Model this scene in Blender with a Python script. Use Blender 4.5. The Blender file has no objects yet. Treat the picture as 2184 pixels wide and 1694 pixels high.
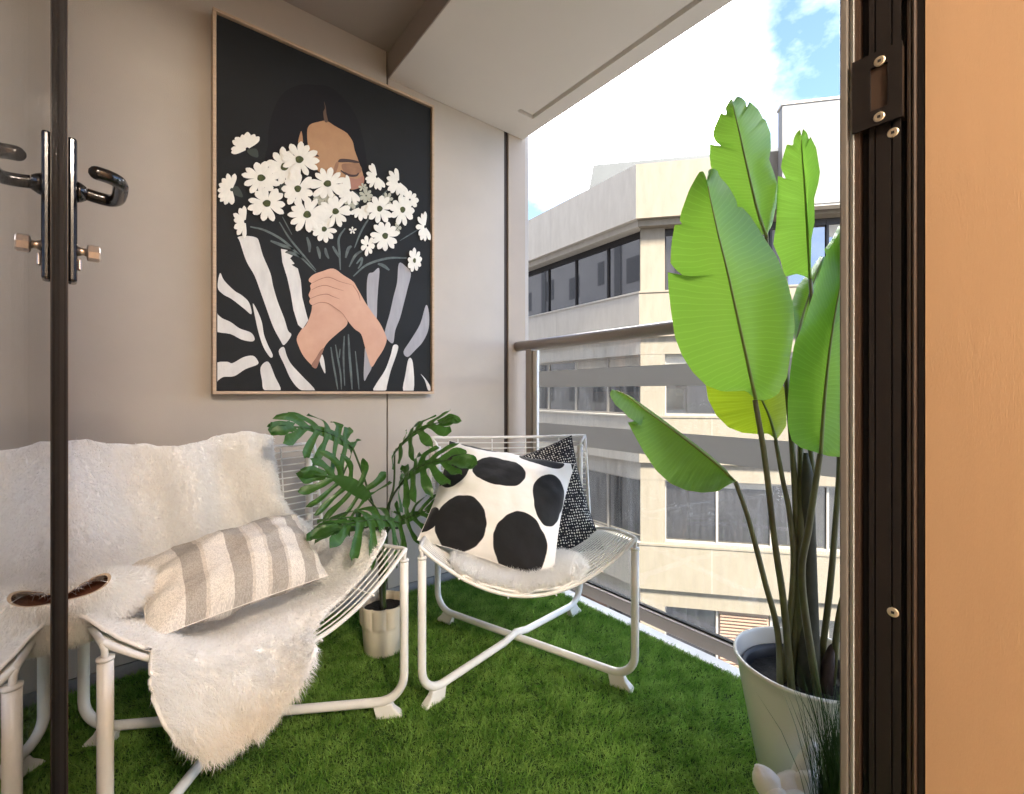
import bpy, bmesh, math, random
import numpy as np
from mathutils import Vector, Matrix, noise as mnoise

random.seed(7)
rng = np.random.default_rng(7)
R = math.radians
C = bpy.context.scene.collection
S = bpy.context.scene

# ------------------------------------------------------------------ camera
# world axes: +X along the painting wall towards the street, +Y towards the painting wall
HCAM = 0.95
F = 976.0            # focal length in pixels of a 2184 x 1694 picture
CX, HOR = 1092.0, 838.0
AZ = R(50.97)
FW = np.array([math.cos(AZ), math.sin(AZ), 0.0])
RT = np.array([math.sin(AZ), -math.cos(AZ), 0.0])
UP = np.array([0.0, 0.0, 1.0])
CAM = np.array([0.0, 0.0, HCAM])

cam = bpy.data.objects.new('camera', bpy.data.cameras.new('camera'))
C.objects.link(cam)
cam.location = CAM
cam.rotation_euler = (R(90), 0, AZ - R(90))
cam.data.sensor_width = 36.0
cam.data.lens = 36.0 * F / 2184.0
cam.data.shift_y = (HOR - 847.0) / 2184.0
cam.data.clip_start = 0.02
cam.data.clip_end = 3000
S.camera = cam

# ------------------------------------------------------------------ light
SUN_AZ, SUN_EL = R(263), R(48)      # direction towards the sun, world azimuth
SKY_STRENGTH = 0.05
EXPOSURE = 4.0
S.view_settings.view_transform = 'Standard'
S.view_settings.look = 'None'
S.view_settings.exposure = EXPOSURE
S.view_settings.gamma = 1.0
S.view_settings.use_curve_mapping = False
S.render.engine = 'CYCLES'
S.cycles.use_denoising = True
S.cycles.max_bounces = 16
S.cycles.diffuse_bounces = 12
S.cycles.glossy_bounces = 6
S.cycles.transmission_bounces = 8
S.cycles.transparent_max_bounces = 16
S.cycles.sample_clamp_indirect = 6.0
S.cycles.caustics_reflective = False
S.cycles.caustics_refractive = False

sl = bpy.data.lights.new('sun', 'SUN')
sl.energy = 1.4
sl.angle = R(10)
sl.color = (1.0, 0.93, 0.82)
sun = bpy.data.objects.new('sun', sl)
C.objects.link(sun)
sd = Vector((math.cos(SUN_AZ) * math.cos(SUN_EL), math.sin(SUN_AZ) * math.cos(SUN_EL), math.sin(SUN_EL)))
sun.rotation_euler = sd.to_track_quat('Z', 'Y').to_euler()
sun.location = (4, -6, 12)


def px_dir(px, py):
    d = FW + RT * ((px - CX) / F) + UP * ((HOR - py) / F)
    return d


W = bpy.data.worlds.new('World')
S.world = W
W.use_nodes = True
nt = W.node_tree
for n in list(nt.nodes):
    nt.nodes.remove(n)


def wn(t, **k):
    n = nt.nodes.new(t)
    for a, b in k.items():
        setattr(n, a, b)
    return n


def wl(a, b):
    nt.links.new(a, b)


sky = wn('ShaderNodeTexSky', sky_type='NISHITA')
sky.sun_disc = False
sky.sun_elevation = SUN_EL
sky.sun_rotation = R(90) - SUN_AZ
sky.air_density = 0.55
sky.dust_density = 0.3
sky.ozone_density = 1.6
tc = wn('ShaderNodeTexCoord')
mp = wn('ShaderNodeMapping')
mp.inputs['Scale'].default_value = (1, 1, 1.7)
mp.inputs['Location'].default_value = (0.35, 0.1, 0.2)
wl(tc.outputs['Generated'], mp.inputs['Vector'])
nz = wn('ShaderNodeTexNoise')
nz.inputs['Scale'].default_value = 2.3
nz.inputs['Detail'].default_value = 9
nz.inputs['Roughness'].default_value = 0.55
wl(mp.outputs['Vector'], nz.inputs['Vector'])
# one big cumulus over the street, the rest of the sky scattered cloud
cdir = Vector(px_dir(1300, 185)).normalized()
dot = wn('ShaderNodeVectorMath', operation='DOT_PRODUCT')
wl(tc.outputs['Generated'], dot.inputs[0])
dot.inputs[1].default_value = cdir
mr = wn('ShaderNodeMapRange')
mr.inputs['From Min'].default_value = math.cos(R(15.5))
mr.inputs['From Max'].default_value = math.cos(R(4))
mr.inputs['To Min'].default_value = 0.0
mr.inputs['To Max'].default_value = 0.30
wl(dot.outputs['Value'], mr.inputs['Value'])
add = wn('ShaderNodeMath', operation='ADD')
wl(nz.outputs['Fac'], add.inputs[0])
wl(mr.outputs['Result'], add.inputs[1])
cr = wn('ShaderNodeValToRGB')
cr.color_ramp.elements[0].position = 0.50
cr.color_ramp.elements[1].position = 0.74
_e = cr.color_ramp.elements.new(0.60)
_e.color = (0.05, 0.05, 0.05, 1)
wl(add.outputs[0], cr.inputs['Fac'])
nz2 = wn('ShaderNodeTexNoise')
nz2.inputs['Scale'].default_value = 5.0
nz2.inputs['Detail'].default_value = 6
wl(mp.outputs['Vector'], nz2.inputs['Vector'])
cr2 = wn('ShaderNodeValToRGB')
cr2.color_ramp.elements[0].position = 0.3
cr2.color_ramp.elements[0].color = (32, 32.2, 32.6, 1)
cr2.color_ramp.elements[1].position = 0.75
cr2.color_ramp.elements[1].color = (53, 52.2, 51, 1)
wl(nz2.outputs['Fac'], cr2.inputs['Fac'])
mx = wn('ShaderNodeMix', data_type='RGBA')
wl(cr.outputs['Color'], mx.inputs[0])
wl(sky.outputs['Color'], mx.inputs[6])
wl(cr2.outputs['Color'], mx.inputs[7])
bg = wn('ShaderNodeBackground')
bg.inputs['Strength'].default_value = SKY_STRENGTH
wl(mx.outputs[2], bg.inputs['Color'])
wo = wn('ShaderNodeOutputWorld')
wl(bg.outputs[0], wo.inputs['Surface'])


# ------------------------------------------------------------------ helpers
def atd(px, py, d):
    """point seen at a pixel at forward distance d"""
    return CAM + px_dir(px, py) * d


def onY(px, py, y):
    v = px_dir(px, py)
    return CAM + v * (y / v[1])


def onX(px, py, x):
    v = px_dir(px, py)
    return CAM + v * (x / v[0])


def onZ(px, py, z):
    v = px_dir(px, py)
    return CAM + v * ((z - HCAM) / v[2])


OFF = {}


def mesh_obj(name, verts, faces, mat, parent=None, smooth=False, mats=None, midx=None):
    off = OFF.get(parent.name, np.zeros(3)) if parent is not None else np.zeros(3)
    me = bpy.data.meshes.new(name)
    v = np.asarray(verts, float) - off
    me.from_pydata([tuple(p) for p in v], [], [tuple(f) for f in faces])
    if mats:
        for m in mats:
            me.materials.append(m)
        me.polygons.foreach_set('material_index', list(midx))
    else:
        me.materials.append(mat)
    if smooth:
        me.polygons.foreach_set('use_smooth', [True] * len(me.polygons))
    me.update()
    o = bpy.data.objects.new(name, me)
    C.objects.link(o)
    if parent is not None:
        o.parent = parent
        OFF[o.name] = off
    return o


def tag(o, label=None, cat=None, group=None, kind=None):
    if label:
        o['label'] = label
    if cat:
        o['category'] = cat
    if group:
        o['group'] = group
    if kind:
        o['kind'] = kind
    return o


def thing(name, label, cat, loc=(0, 0, 0), group=None):
    o = bpy.data.objects.new(name, None)
    o.empty_display_size = 0.1
    C.objects.link(o)
    o.location = tuple(loc)
    OFF[o.name] = np.array(loc, float)
    tag(o, label, cat, group)
    return o


def box_vf(x0, x1, y0, y1, z0, z1):
    v = [(x0, y0, z0), (x1, y0, z0), (x1, y1, z0), (x0, y1, z0), (x0, y0, z1), (x1, y0, z1), (x1, y1, z1), (x0, y1, z1)]
    f = [(0, 3, 2, 1), (4, 5, 6, 7), (0, 1, 5, 4), (1, 2, 6, 5), (2, 3, 7, 6), (3, 0, 4, 7)]
    return v, f


def bevel(o, w=0.003, seg=2):
    m = o.modifiers.new('bevel', 'BEVEL')
    m.width = w
    m.segments = seg
    m.limit_method = 'ANGLE'
    m.angle_limit = R(40)
    return o


def box(name, b, mat, parent=None, bev=0.0):
    v, f = box_vf(*b)
    o = mesh_obj(name, v, f, mat, parent)
    if bev:
        bevel(o, bev)
    return o


def join_vf(parts):
    V, Fc = [], []
    for v, f in parts:
        n = len(V)
        V.extend([tuple(p) for p in v])
        Fc.extend([tuple(i + n for i in q) for q in f])
    return V, Fc


def struct(o, label=None):
    o['kind'] = 'structure'
    if label:
        o['label'] = label
    return o


def catmull(pts, n=8):
    P = [np.array(p, float) for p in pts]
    P = [2 * P[0] - P[1]] + P + [2 * P[-1] - P[-2]]
    out = []
    for i in range(1, len(P) - 2):
        for k in range(n):
            t = k / n
            a, b, c, d = P[i - 1], P[i], P[i + 1], P[i + 2]
            out.append(0.5 * ((2 * b) + (-a + c) * t + (2 * a - 5 * b + 4 * c - d) * t * t + (-a + 3 * b - 3 * c + d) * t ** 3))
    out.append(P[-2])
    return np.array(out)


def tube_vf(pts, r, seg=10, caps=True):
    P = np.asarray(pts, float)
    n = len(P)
    rr = np.full(n, r) if np.isscalar(r) else np.asarray(r, float)
    T = np.gradient(P, axis=0)
    T /= np.maximum(np.linalg.norm(T, axis=1, keepdims=True), 1e-9)
    ref = np.array([0, 0, 1.0]) if abs(T[0][2]) < 0.9 else np.array([1.0, 0, 0])
    N = np.cross(T[0], ref)
    N /= np.linalg.norm(N)
    V = []
    for i in range(n):
        N = N - T[i] * np.dot(N, T[i])
        N /= max(np.linalg.norm(N), 1e-9)
        B = np.cross(T[i], N)
        for k in range(seg):
            a = 2 * math.pi * k / seg
            V.append(P[i] + rr[i] * (math.cos(a) * N + math.sin(a) * B))
    Fc = []
    for i in range(n - 1):
        for k in range(seg):
            k2 = (k + 1) % seg
            Fc.append((i * seg + k, i * seg + k2, (i + 1) * seg + k2, (i + 1) * seg + k))
    if caps:
        Fc.append(tuple(range(seg))[::-1])
        Fc.append(tuple((n - 1) * seg + k for k in range(seg)))
    return V, Fc


def tube(name, pts, r, mat, parent=None, seg=10, caps=True):
    v, f = tube_vf(pts, r, seg, caps)
    return mesh_obj(name, v, f, mat, parent, smooth=True)


def lathe_vf(prof, seg=48, center=(0, 0, 0), mod=None):
    V, Fc = [], []
    n = len(prof)
    for i, (r, z) in enumerate(prof):
        for k in range(seg):
            a = 2 * math.pi * k / seg
            q = r if mod is None else mod(r, z, a)
            V.append((center[0] + q * math.cos(a), center[1] + q * math.sin(a), center[2] + z))
    for i in range(n - 1):
        for k in range(seg):
            k2 = (k + 1) % seg
            Fc.append((i * seg + k, i * seg + k2, (i + 1) * seg + k2, (i + 1) * seg + k))
    return V, Fc


def grid_faces(nu, nv, base=0):
    """faces of a (nu+1) x (nv+1) vertex grid, v fastest"""
    Fc = []
    for i in range(nu):
        for j in range(nv):
            a = base + i * (nv + 1) + j
            Fc.append((a, a + 1, a + nv + 2, a + nv + 1))
    return Fc


# ------------------------------------------------------------------ materials
MAT = {}


def nodes_of(m):
    return m.node_tree, m.node_tree.nodes['Principled BSDF']


def mat(name, color, rough=0.6, metal=0.0, var=0.0, var_scale=6.0, bump=0.0, bump_scale=80.0, spec=0.5, stretch=None,
        var_color=None, coat=0.0, sheen=0.0, rough_var=0.0):
    m = bpy.data.materials.new(name)
    m.use_nodes = True
    t, p = nodes_of(m)
    p.inputs['Base Color'].default_value = (*color, 1)
    p.inputs['Roughness'].default_value = rough
    p.inputs['Metallic'].default_value = metal
    p.inputs['Specular IOR Level'].default_value = spec
    p.inputs['Coat Weight'].default_value = coat
    p.inputs['Sheen Weight'].default_value = sheen
    co = None
    if var or bump or rough_var:
        co = t.nodes.new('ShaderNodeTexCoord')
        mpn = t.nodes.new('ShaderNodeMapping')
        if stretch:
            mpn.inputs['Scale'].default_value = stretch
        t.links.new(co.outputs['Object'], mpn.inputs['Vector'])
    if var:
        n = t.nodes.new('ShaderNodeTexNoise')
        n.inputs['Scale'].default_value = var_scale
        n.inputs['Detail'].default_value = 8
        n.inputs['Roughness'].default_value = 0.62
        t.links.new(mpn.outputs['Vector'], n.inputs['Vector'])
        rmp = t.nodes.new('ShaderNodeMapRange')
        rmp.inputs['From Min'].default_value = 0.3
        rmp.inputs['From Max'].default_value = 0.7
        t.links.new(n.outputs['Fac'], rmp.inputs['Value'])
        mxn = t.nodes.new('ShaderNodeMix')
        mxn.data_type = 'RGBA'
        c2 = var_color if var_color else tuple(c * (1 - var) for c in color)
        mxn.inputs[6].default_value = (*color, 1)
        mxn.inputs[7].default_value = (*c2, 1)
        t.links.new(rmp.outputs['Result'], mxn.inputs[0])
        t.links.new(mxn.outputs[2], p.inputs['Base Color'])
    if rough_var:
        n = t.nodes.new('ShaderNodeTexNoise')
        n.inputs['Scale'].default_value = var_scale * 2
        n.inputs['Detail'].default_value = 6
        t.links.new(mpn.outputs['Vector'], n.inputs['Vector'])
        rmp = t.nodes.new('ShaderNodeMapRange')
        rmp.inputs['To Min'].default_value = max(0, rough - rough_var)
        rmp.inputs['To Max'].default_value = min(1, rough + rough_var)
        t.links.new(n.outputs['Fac'], rmp.inputs['Value'])
        t.links.new(rmp.outputs['Result'], p.inputs['Roughness'])
    if bump:
        n = t.nodes.new('ShaderNodeTexNoise')
        n.inputs['Scale'].default_value = bump_scale
        n.inputs['Detail'].default_value = 5
        t.links.new(mpn.outputs['Vector'], n.inputs['Vector'])
        b = t.nodes.new('ShaderNodeBump')
        b.inputs['Strength'].default_value = bump
        b.inputs['Distance'].default_value = 0.004
        t.links.new(n.outputs['Fac'], b.inputs['Height'])
        t.links.new(b.outputs['Normal'], p.inputs['Normal'])
    MAT[name] = m
    return m


def glass_mat(name, tint=(1, 1, 1), ior=1.5, rough=0.0, dirt=False):
    """thin sheet: clear transmission with Fresnel reflection, optional dried rain spots"""
    m = bpy.data.materials.new(name)
    m.use_nodes = True
    t = m.node_tree
    for n in list(t.nodes):
        t.nodes.remove(n)
    tr = t.nodes.new('ShaderNodeBsdfTransparent')
    tr.inputs['Color'].default_value = (*tint, 1)
    gl = t.nodes.new('ShaderNodeBsdfGlossy')
    gl.inputs['Roughness'].default_value = rough
    fr = t.nodes.new('ShaderNodeFresnel')
    # same Fresnel curve on the way in and on the way out of the sheet
    ge = t.nodes.new('ShaderNodeNewGeometry')
    io = t.nodes.new('ShaderNodeMapRange')
    io.inputs['To Min'].default_value = ior
    io.inputs['To Max'].default_value = 1.0 / ior
    t.links.new(ge.outputs['Backfacing'], io.inputs['Value'])
    t.links.new(io.outputs[0], fr.inputs['IOR'])
    mxs = t.nodes.new('ShaderNodeMixShader')
    t.links.new(fr.outputs[0], mxs.inputs[0])
    t.links.new(tr.outputs[0], mxs.inputs[1])
    t.links.new(gl.outputs[0], mxs.inputs[2])
    out = t.nodes.new('ShaderNodeOutputMaterial')
    last = mxs.outputs[0]
    if dirt:
        co = t.nodes.new('ShaderNodeTexCoord')
        vo = t.nodes.new('ShaderNodeTexVoronoi')
        vo.inputs['Scale'].default_value = 150
        t.links.new(co.outputs['Object'], vo.inputs['Vector'])
        nz_ = t.nodes.new('ShaderNodeTexNoise')
        nz_.inputs['Scale'].default_value = 7
        nz_.inputs['Detail'].default_value = 5
        t.links.new(co.outputs['Object'], nz_.inputs['Vector'])
        lt = t.nodes.new('ShaderNodeMapRange')
        lt.inputs['From Min'].default_value = 0.28
        lt.inputs['From Max'].default_value = 0.10
        t.links.new(vo.outputs['Distance'], lt.inputs['Value'])
        hz = t.nodes.new('ShaderNodeMapRange')
        hz.inputs['From Min'].default_value = 0.50
        hz.inputs['From Max'].default_value = 0.72
        t.links.new(nz_.outputs['Fac'], hz.inputs['Value'])
        mu = t.nodes.new('ShaderNodeMath')
        mu.operation = 'MULTIPLY'
        t.links.new(lt.outputs[0], mu.inputs[0])
        t.links.new(hz.outputs[0], mu.inputs[1])
        # streaky film
        mpn = t.nodes.new('ShaderNodeMapping')
        mpn.inputs['Scale'].default_value = (60, 60, 5)
        t.links.new(co.outputs['Object'], mpn.inputs['Vector'])
        n3 = t.nodes.new('ShaderNodeTexNoise')
        n3.inputs['Scale'].default_value = 1.5
        n3.inputs['Detail'].default_value = 4
        t.links.new(mpn.outputs['Vector'], n3.inputs['Vector'])
        m3 = t.nodes.new('ShaderNodeMapRange')
        m3.inputs['From Min'].default_value = 0.42
        m3.inputs['From Max'].default_value = 0.8
        m3.inputs['To Max'].default_value = 0.05
        t.links.new(n3.outputs['Fac'], m3.inputs['Value'])
        ma = t.nodes.new('ShaderNodeMath')
        ma.operation = 'MULTIPLY_ADD'
        ma.inputs[1].default_value = 0.6
        t.links.new(mu.outputs[0], ma.inputs[0])
        t.links.new(m3.outputs[0], ma.inputs[2])
        df = t.nodes.new('ShaderNodeBsdfTranslucent')
        df.inputs['Color'].default_value = (0.8, 0.78, 0.72, 1)
        mx2 = t.nodes.new('ShaderNodeMixShader')
        t.links.new(ma.outputs[0], mx2.inputs[0])
        t.links.new(last, mx2.inputs[1])
        t.links.new(df.outputs[0], mx2.inputs[2])
        last = mx2.outputs[0]
    t.links.new(last, out.inputs['Surface'])
    MAT[name] = m
    return m


mat('wall_taupe', (0.46, 0.405, 0.345), 0.75, bump=0.22, bump_scale=350, var=0.07, var_scale=4)
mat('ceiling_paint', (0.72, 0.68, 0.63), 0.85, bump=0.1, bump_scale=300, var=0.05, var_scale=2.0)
mat('recess_shade', (0.36, 0.31, 0.27), 0.85, bump=0.1, bump_scale=300)  # ceiling paint darkened: the shade of the recess is put into the colour
mat('end_panel_warmlit', (0.42, 0.335, 0.255), 0.7, bump=0.12, bump_scale=350, var=0.06, var_scale=4)  # wall paint tinted warm: reflected light put into the panel colour
mat('seam_dark', (0.05, 0.035, 0.028), 0.8)
mat('room_wall', (0.43, 0.262, 0.140), 0.8, bump=0.2, bump_scale=160, var=0.08, var_scale=3.0, stretch=(6, 6, 0.8))
mat('room_dark', (0.35, 0.30, 0.25), 0.8)
mat('room_white', (0.72, 0.70, 0.67), 0.8)
mat('concrete', (0.33, 0.32, 0.30), 0.9, bump=0.5, bump_scale=60, var=0.3, var_scale=20)
mat('white_edge', (0.88, 0.87, 0.85), 0.55, var=0.08, var_scale=9)
mat('rail_taupe', (0.36, 0.31, 0.27), 0.38, metal=0.25, bump=0.05, bump_scale=500)
mat('rail_lit', (0.72, 0.68, 0.62), 0.4, metal=0.1)
fm_ = mat('frosted', (0.32, 0.305, 0.29), 0.6)
_t, _p = nodes_of(fm_)
_tr = _t.nodes.new('ShaderNodeBsdfTranslucent')
_tr.inputs['Color'].default_value = (0.52, 0.49, 0.455, 1)
_ms = _t.nodes.new('ShaderNodeMixShader')
_ms.inputs[0].default_value = 0.72
_t.links.new(_p.outputs[0], _ms.inputs[1])
_t.links.new(_tr.outputs[0], _ms.inputs[2])
_t.links.new(_ms.outputs[0], _t.nodes['Material Output'].inputs['Surface'])
mat('white_metal', (0.80, 0.785, 0.755), 0.33, bump=0.05, bump_scale=240, coat=0.15, rough_var=0.06, var=0.04, var_scale=30)
mat('white_plastic', (0.74, 0.725, 0.69), 0.5)
mat('dark_frame', (0.011, 0.008, 0.007), 0.5, spec=0.3, bump=0.04, bump_scale=400)
mat('brown_frame', (0.050, 0.030, 0.020), 0.40)
mat('frame_edge', (0.15, 0.135, 0.12), 0.5)
mat('silver_strip', (0.86, 0.90, 0.88), 0.3)
mat('black_chrome', (0.010, 0.009, 0.010), 0.2, metal=0.0, coat=0.4)
mat('knob_metal', (0.66, 0.56, 0.50), 0.32, metal=0.85)
mat('screw_metal', (0.72, 0.62, 0.46), 0.30, metal=0.8)
mat('gasket', (0.012, 0.010, 0.010), 0.65)
glass_mat('door_glass')
glass_mat('rail_glass', tint=(0.975, 0.985, 0.98), dirt=True)
mat('oak', (0.56, 0.40, 0.27), 0.6, var=0.25, var_scale=14, stretch=(1, 1, 14), bump=0.1, bump_scale=200)
mat('terracotta_pot', (0.80, 0.71, 0.56), 0.9, spec=0.2, bump=0.05, bump_scale=120, var=0.06, var_scale=12)
mat('white_pot', (0.90, 0.87, 0.80), 0.28, coat=0.3, var=0.03, var_scale=5)
mat('pot_inner', (0.012, 0.013, 0.018), 0.4)
mat('soil', (0.022, 0.019, 0.017), 0.95, bump=1.0, bump_scale=120, var=0.6, var_scale=60)
mat('ornament_white', (0.80, 0.78, 0.74), 0.55, bump=0.25, bump_scale=90, var=0.08, var_scale=25)
mat('leather', (0.16, 0.062, 0.035), 0.8, bump=0.4, bump_scale=120)
mat('suede_edge', (0.62, 0.50, 0.38), 0.9)


def fur_mat(name, c1, c2):
    m = bpy.data.materials.new(name)
    m.use_nodes = True
    t, p = nodes_of(m)
    at = t.nodes.new('ShaderNodeAttribute')
    at.attribute_name = 'tone'
    mxn = t.nodes.new('ShaderNodeMix')
    mxn.data_type = 'RGBA'
    mxn.inputs[6].default_value = (*c1, 1)
    mxn.inputs[7].default_value = (*c2, 1)
    t.links.new(at.outputs['Fac'], mxn.inputs[0])
    p.inputs['Roughness'].default_value = 0.7
    p.inputs['Specular IOR Level'].default_value = 0.2
    t.links.new(mxn.outputs[2], p.inputs['Base Color'])
    # hair lets light through
    trn = t.nodes.new('ShaderNodeBsdfTranslucent')
    t.links.new(mxn.outputs[2], trn.inputs['Color'])
    ms = t.nodes.new('ShaderNodeMixShader')
    ms.inputs[0].default_value = 0.4
    t.links.new(p.outputs[0], ms.inputs[1])
    t.links.new(trn.outputs[0], ms.inputs[2])
    t.links.new(ms.outputs[0], t.nodes['Material Output'].inputs['Surface'])
    MAT[name] = m
    return m


fur_mat('fur_white', (0.95, 0.95, 0.945), (0.92, 0.86, 0.76))
fur_mat('fur_bright', (0.95, 0.945, 0.93), (0.92, 0.89, 0.84))
mat('fur_base', (0.93, 0.92, 0.905), 0.9, bump=0.5, bump_scale=45)
fur_mat('turf_blade', (0.125, 0.285, 0.038), (0.37, 0.56, 0.13))
mat('turf_base', (0.035, 0.085, 0.015), 0.95, var=0.4, var_scale=60)


def leaf_mat(name, c_dark, c_light, trans, vein=60, vein_amt=0.25, rough=0.4, tfac=0.5, rib=None, bump=0.35, edge=False):
    m = bpy.data.materials.new(name)
    m.use_nodes = True
    t, p = nodes_of(m)
    uv = t.nodes.new('ShaderNodeUVMap')
    sx = t.nodes.new('ShaderNodeSeparateXYZ')
    t.links.new(uv.outputs['UV'], sx.inputs[0])
    nzv = t.nodes.new('ShaderNodeTexNoise')
    nzv.inputs['Scale'].default_value = 5
    t.links.new(uv.outputs['UV'], nzv.inputs['Vector'])
    ad = t.nodes.new('ShaderNodeMath')
    ad.operation = 'MULTIPLY_ADD'
    ad.inputs[1].default_value = 0.022
    t.links.new(nzv.outputs['Fac'], ad.inputs[0])
    t.links.new(sx.outputs['Y'], ad.inputs[2])
    mu = t.nodes.new('ShaderNodeMath')
    mu.operation = 'MULTIPLY'
    mu.inputs[1].default_value = vein * 6.283
    t.links.new(ad.outputs[0], mu.inputs[0])
    sn = t.nodes.new('ShaderNodeMath')
    sn.operation = 'SINE'
    t.links.new(mu.outputs[0], sn.inputs[0])
    mrr = t.nodes.new('ShaderNodeMapRange')
    mrr.inputs['From Min'].default_value = 0.80
    mrr.inputs['From Max'].default_value = 1.0
    mrr.inputs['To Max'].default_value = vein_amt
    t.links.new(sn.outputs[0], mrr.inputs['Value'])
    nz_ = t.nodes.new('ShaderNodeTexNoise')
    nz_.inputs['Scale'].default_value = 5
    nz_.inputs['Detail'].default_value = 8
    co = t.nodes.new('ShaderNodeTexCoord')
    t.links.new(co.outputs['Object'], nz_.inputs['Vector'])
    m1 = t.nodes.new('ShaderNodeMix')
    m1.data_type = 'RGBA'
    m1.inputs[6].default_value = (*c_dark, 1)
    m1.inputs[7].default_value = (*c_light, 1)
    t.links.new(nz_.outputs['Fac'], m1.inputs[0])
    m2 = t.nodes.new('ShaderNodeMix')
    m2.data_type = 'RGBA'
    m2.inputs[7].default_value = (*[min(1, c * 2.2 + 0.05) for c in c_light], 1)
    t.links.new(mrr.outputs[0], m2.inputs[0])
    t.links.new(m1.outputs[2], m2.inputs[6])
    last = m2.outputs[2]
    if edge:      # dry brown margin in places
        n5 = t.nodes.new('ShaderNodeTexNoise')
        n5.inputs['Scale'].default_value = 26
        n5.inputs['Detail'].default_value = 5
        t.links.new(co.outputs['Object'], n5.inputs['Vector'])
        ea = t.nodes.new('ShaderNodeMath')
        ea.operation = 'MULTIPLY_ADD'
        ea.inputs[1].default_value = 0.05
        t.links.new(n5.outputs['Fac'], ea.inputs[0])
        t.links.new(sx.outputs['X'], ea.inputs[2])
        em_ = t.nodes.new('ShaderNodeMapRange')
        em_.inputs['From Min'].default_value = 0.517
        em_.inputs['From Max'].default_value = 0.53
        t.links.new(ea.outputs[0], em_.inputs['Value'])
        m5 = t.nodes.new('ShaderNodeMix')
        m5.data_type = 'RGBA'
        m5.inputs[7].default_value = (0.20, 0.15, 0.05, 1)
        t.links.new(em_.outputs[0], m5.inputs[0])
        t.links.new(last, m5.inputs[6])
        last = m5.outputs[2]
    t.links.new(last, p.inputs['Base Color'])
    p.inputs['Roughness'].default_value = rough
    rv = t.nodes.new('ShaderNodeMapRange')
    rv.inputs['To Min'].default_value = max(0.15, rough - 0.12)
    rv.inputs['To Max'].default_value = rough + 0.22
    t.links.new(nz_.outputs['Fac'], rv.inputs['Value'])
    t.links.new(rv.outputs[0], p.inputs['Roughness'])
    bn = t.nodes.new('ShaderNodeBump')
    bn.inputs['Strength'].default_value = bump
    bn.inputs['Distance'].default_value = 0.002
    t.links.new(sn.outputs[0], bn.inputs['Height'])
    t.links.new(bn.outputs['Normal'], p.inputs['Normal'])
    trn = t.nodes.new('ShaderNodeBsdfTranslucent')
    tm = t.nodes.new('ShaderNodeMix')
    tm.data_type = 'RGBA'
    tm.inputs[6].default_value = (*trans, 1)
    tm.inputs[7].default_value = (*[min(1, c * 1.35 + 0.03) for c in trans], 1)
    t.links.new(mrr.outputs[0], tm.inputs[0])
    t.links.new(tm.outputs[2], trn.inputs['Color'])
    ms = t.nodes.new('ShaderNodeMixShader')
    ms.inputs[0].default_value = tfac
    t.links.new(p.outputs[0], ms.inputs[1])
    t.links.new(trn.outputs[0], ms.inputs[2])
    t.links.new(ms.outputs[0], t.nodes['Material Output'].inputs['Surface'])
    MAT[name] = m
    return m


leaf_mat('paradise_leaf', (0.050, 0.175, 0.030), (0.155, 0.325, 0.050), (0.27, 0.50, 0.050), vein=46, vein_amt=0.17, rough=0.36, tfac=0.6, bump=0.12, edge=True)
leaf_mat('paradise_leaf_yellow', (0.20, 0.33, 0.02), (0.26, 0.38, 0.03), (0.40, 0.54, 0.02), vein=40, vein_amt=0.3, rough=0.4, tfac=0.7, bump=0.12)
leaf_mat('philo_leaf', (0.024, 0.078, 0.014), (0.058, 0.145, 0.026), (0.08, 0.26, 0.03), vein=3, vein_amt=0.12, rough=0.30, tfac=0.3, bump=0.15)
mat('petiole', (0.15, 0.155, 0.055), 0.42, var=0.5, var_scale=9, var_color=(0.085, 0.070, 0.030))
mat('midrib', (0.16, 0.20, 0.035), 0.45)
mat('trunk_dark', (0.060, 0.060, 0.034), 0.6, var=0.5, var_scale=25)
mat('sheath_brown', (0.060, 0.034, 0.026), 0.7, var=0.5, var_scale=40)
mat('philo_stem', (0.055, 0.10, 0.030), 0.5, var=0.4, var_scale=25)
mat('tuft_blade', (0.050, 0.115, 0.025), 0.5, var=0.5, var_scale=30)

# street building
mat('render_sunlit', (0.255, 0.220, 0.166), 0.9, bump=0.7, bump_scale=22, var=0.22, var_scale=2.0, stretch=(3, 3, 0.7), var_color=(0.215, 0.182, 0.134))  # chamfer copy of the render: the sun's warmth is put into the colour
mat('render_grey', (0.56, 0.515, 0.44), 0.9, bump=0.7, bump_scale=22, var=0.2, var_scale=2.0, stretch=(3, 3, 0.7), var_color=(0.49, 0.445, 0.375))  # same render away from the sun: greyer, lightened to offset its shade
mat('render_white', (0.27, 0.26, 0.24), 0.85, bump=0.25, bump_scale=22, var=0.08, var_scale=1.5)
mat('roof_metal', (0.085, 0.090, 0.086), 0.6, var=0.1, var_scale=2)
mat('window_frame_dark', (0.030, 0.026, 0.024), 0.45, metal=0.3)
mat('window_frame_pale', (0.42, 0.38, 0.33), 0.5, metal=0.2)
mat('louvre_tan', (0.36, 0.24, 0.17), 0.6)
mat('asphalt', (0.16, 0.155, 0.15), 0.95, var=0.3, var_scale=0.6)
mw = mat('street_glass', (0.028, 0.026, 0.025), 0.03, spec=1.0, bump=0.012, bump_scale=0.8)
nodes_of(mw)[1].inputs['IOR'].default_value = 1.9
mat('own_wall', (0.40, 0.36, 0.33), 0.85, var=0.1, var_scale=0.8)
mat('own_wall_dark', (0.10, 0.09, 0.085), 0.6)

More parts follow.
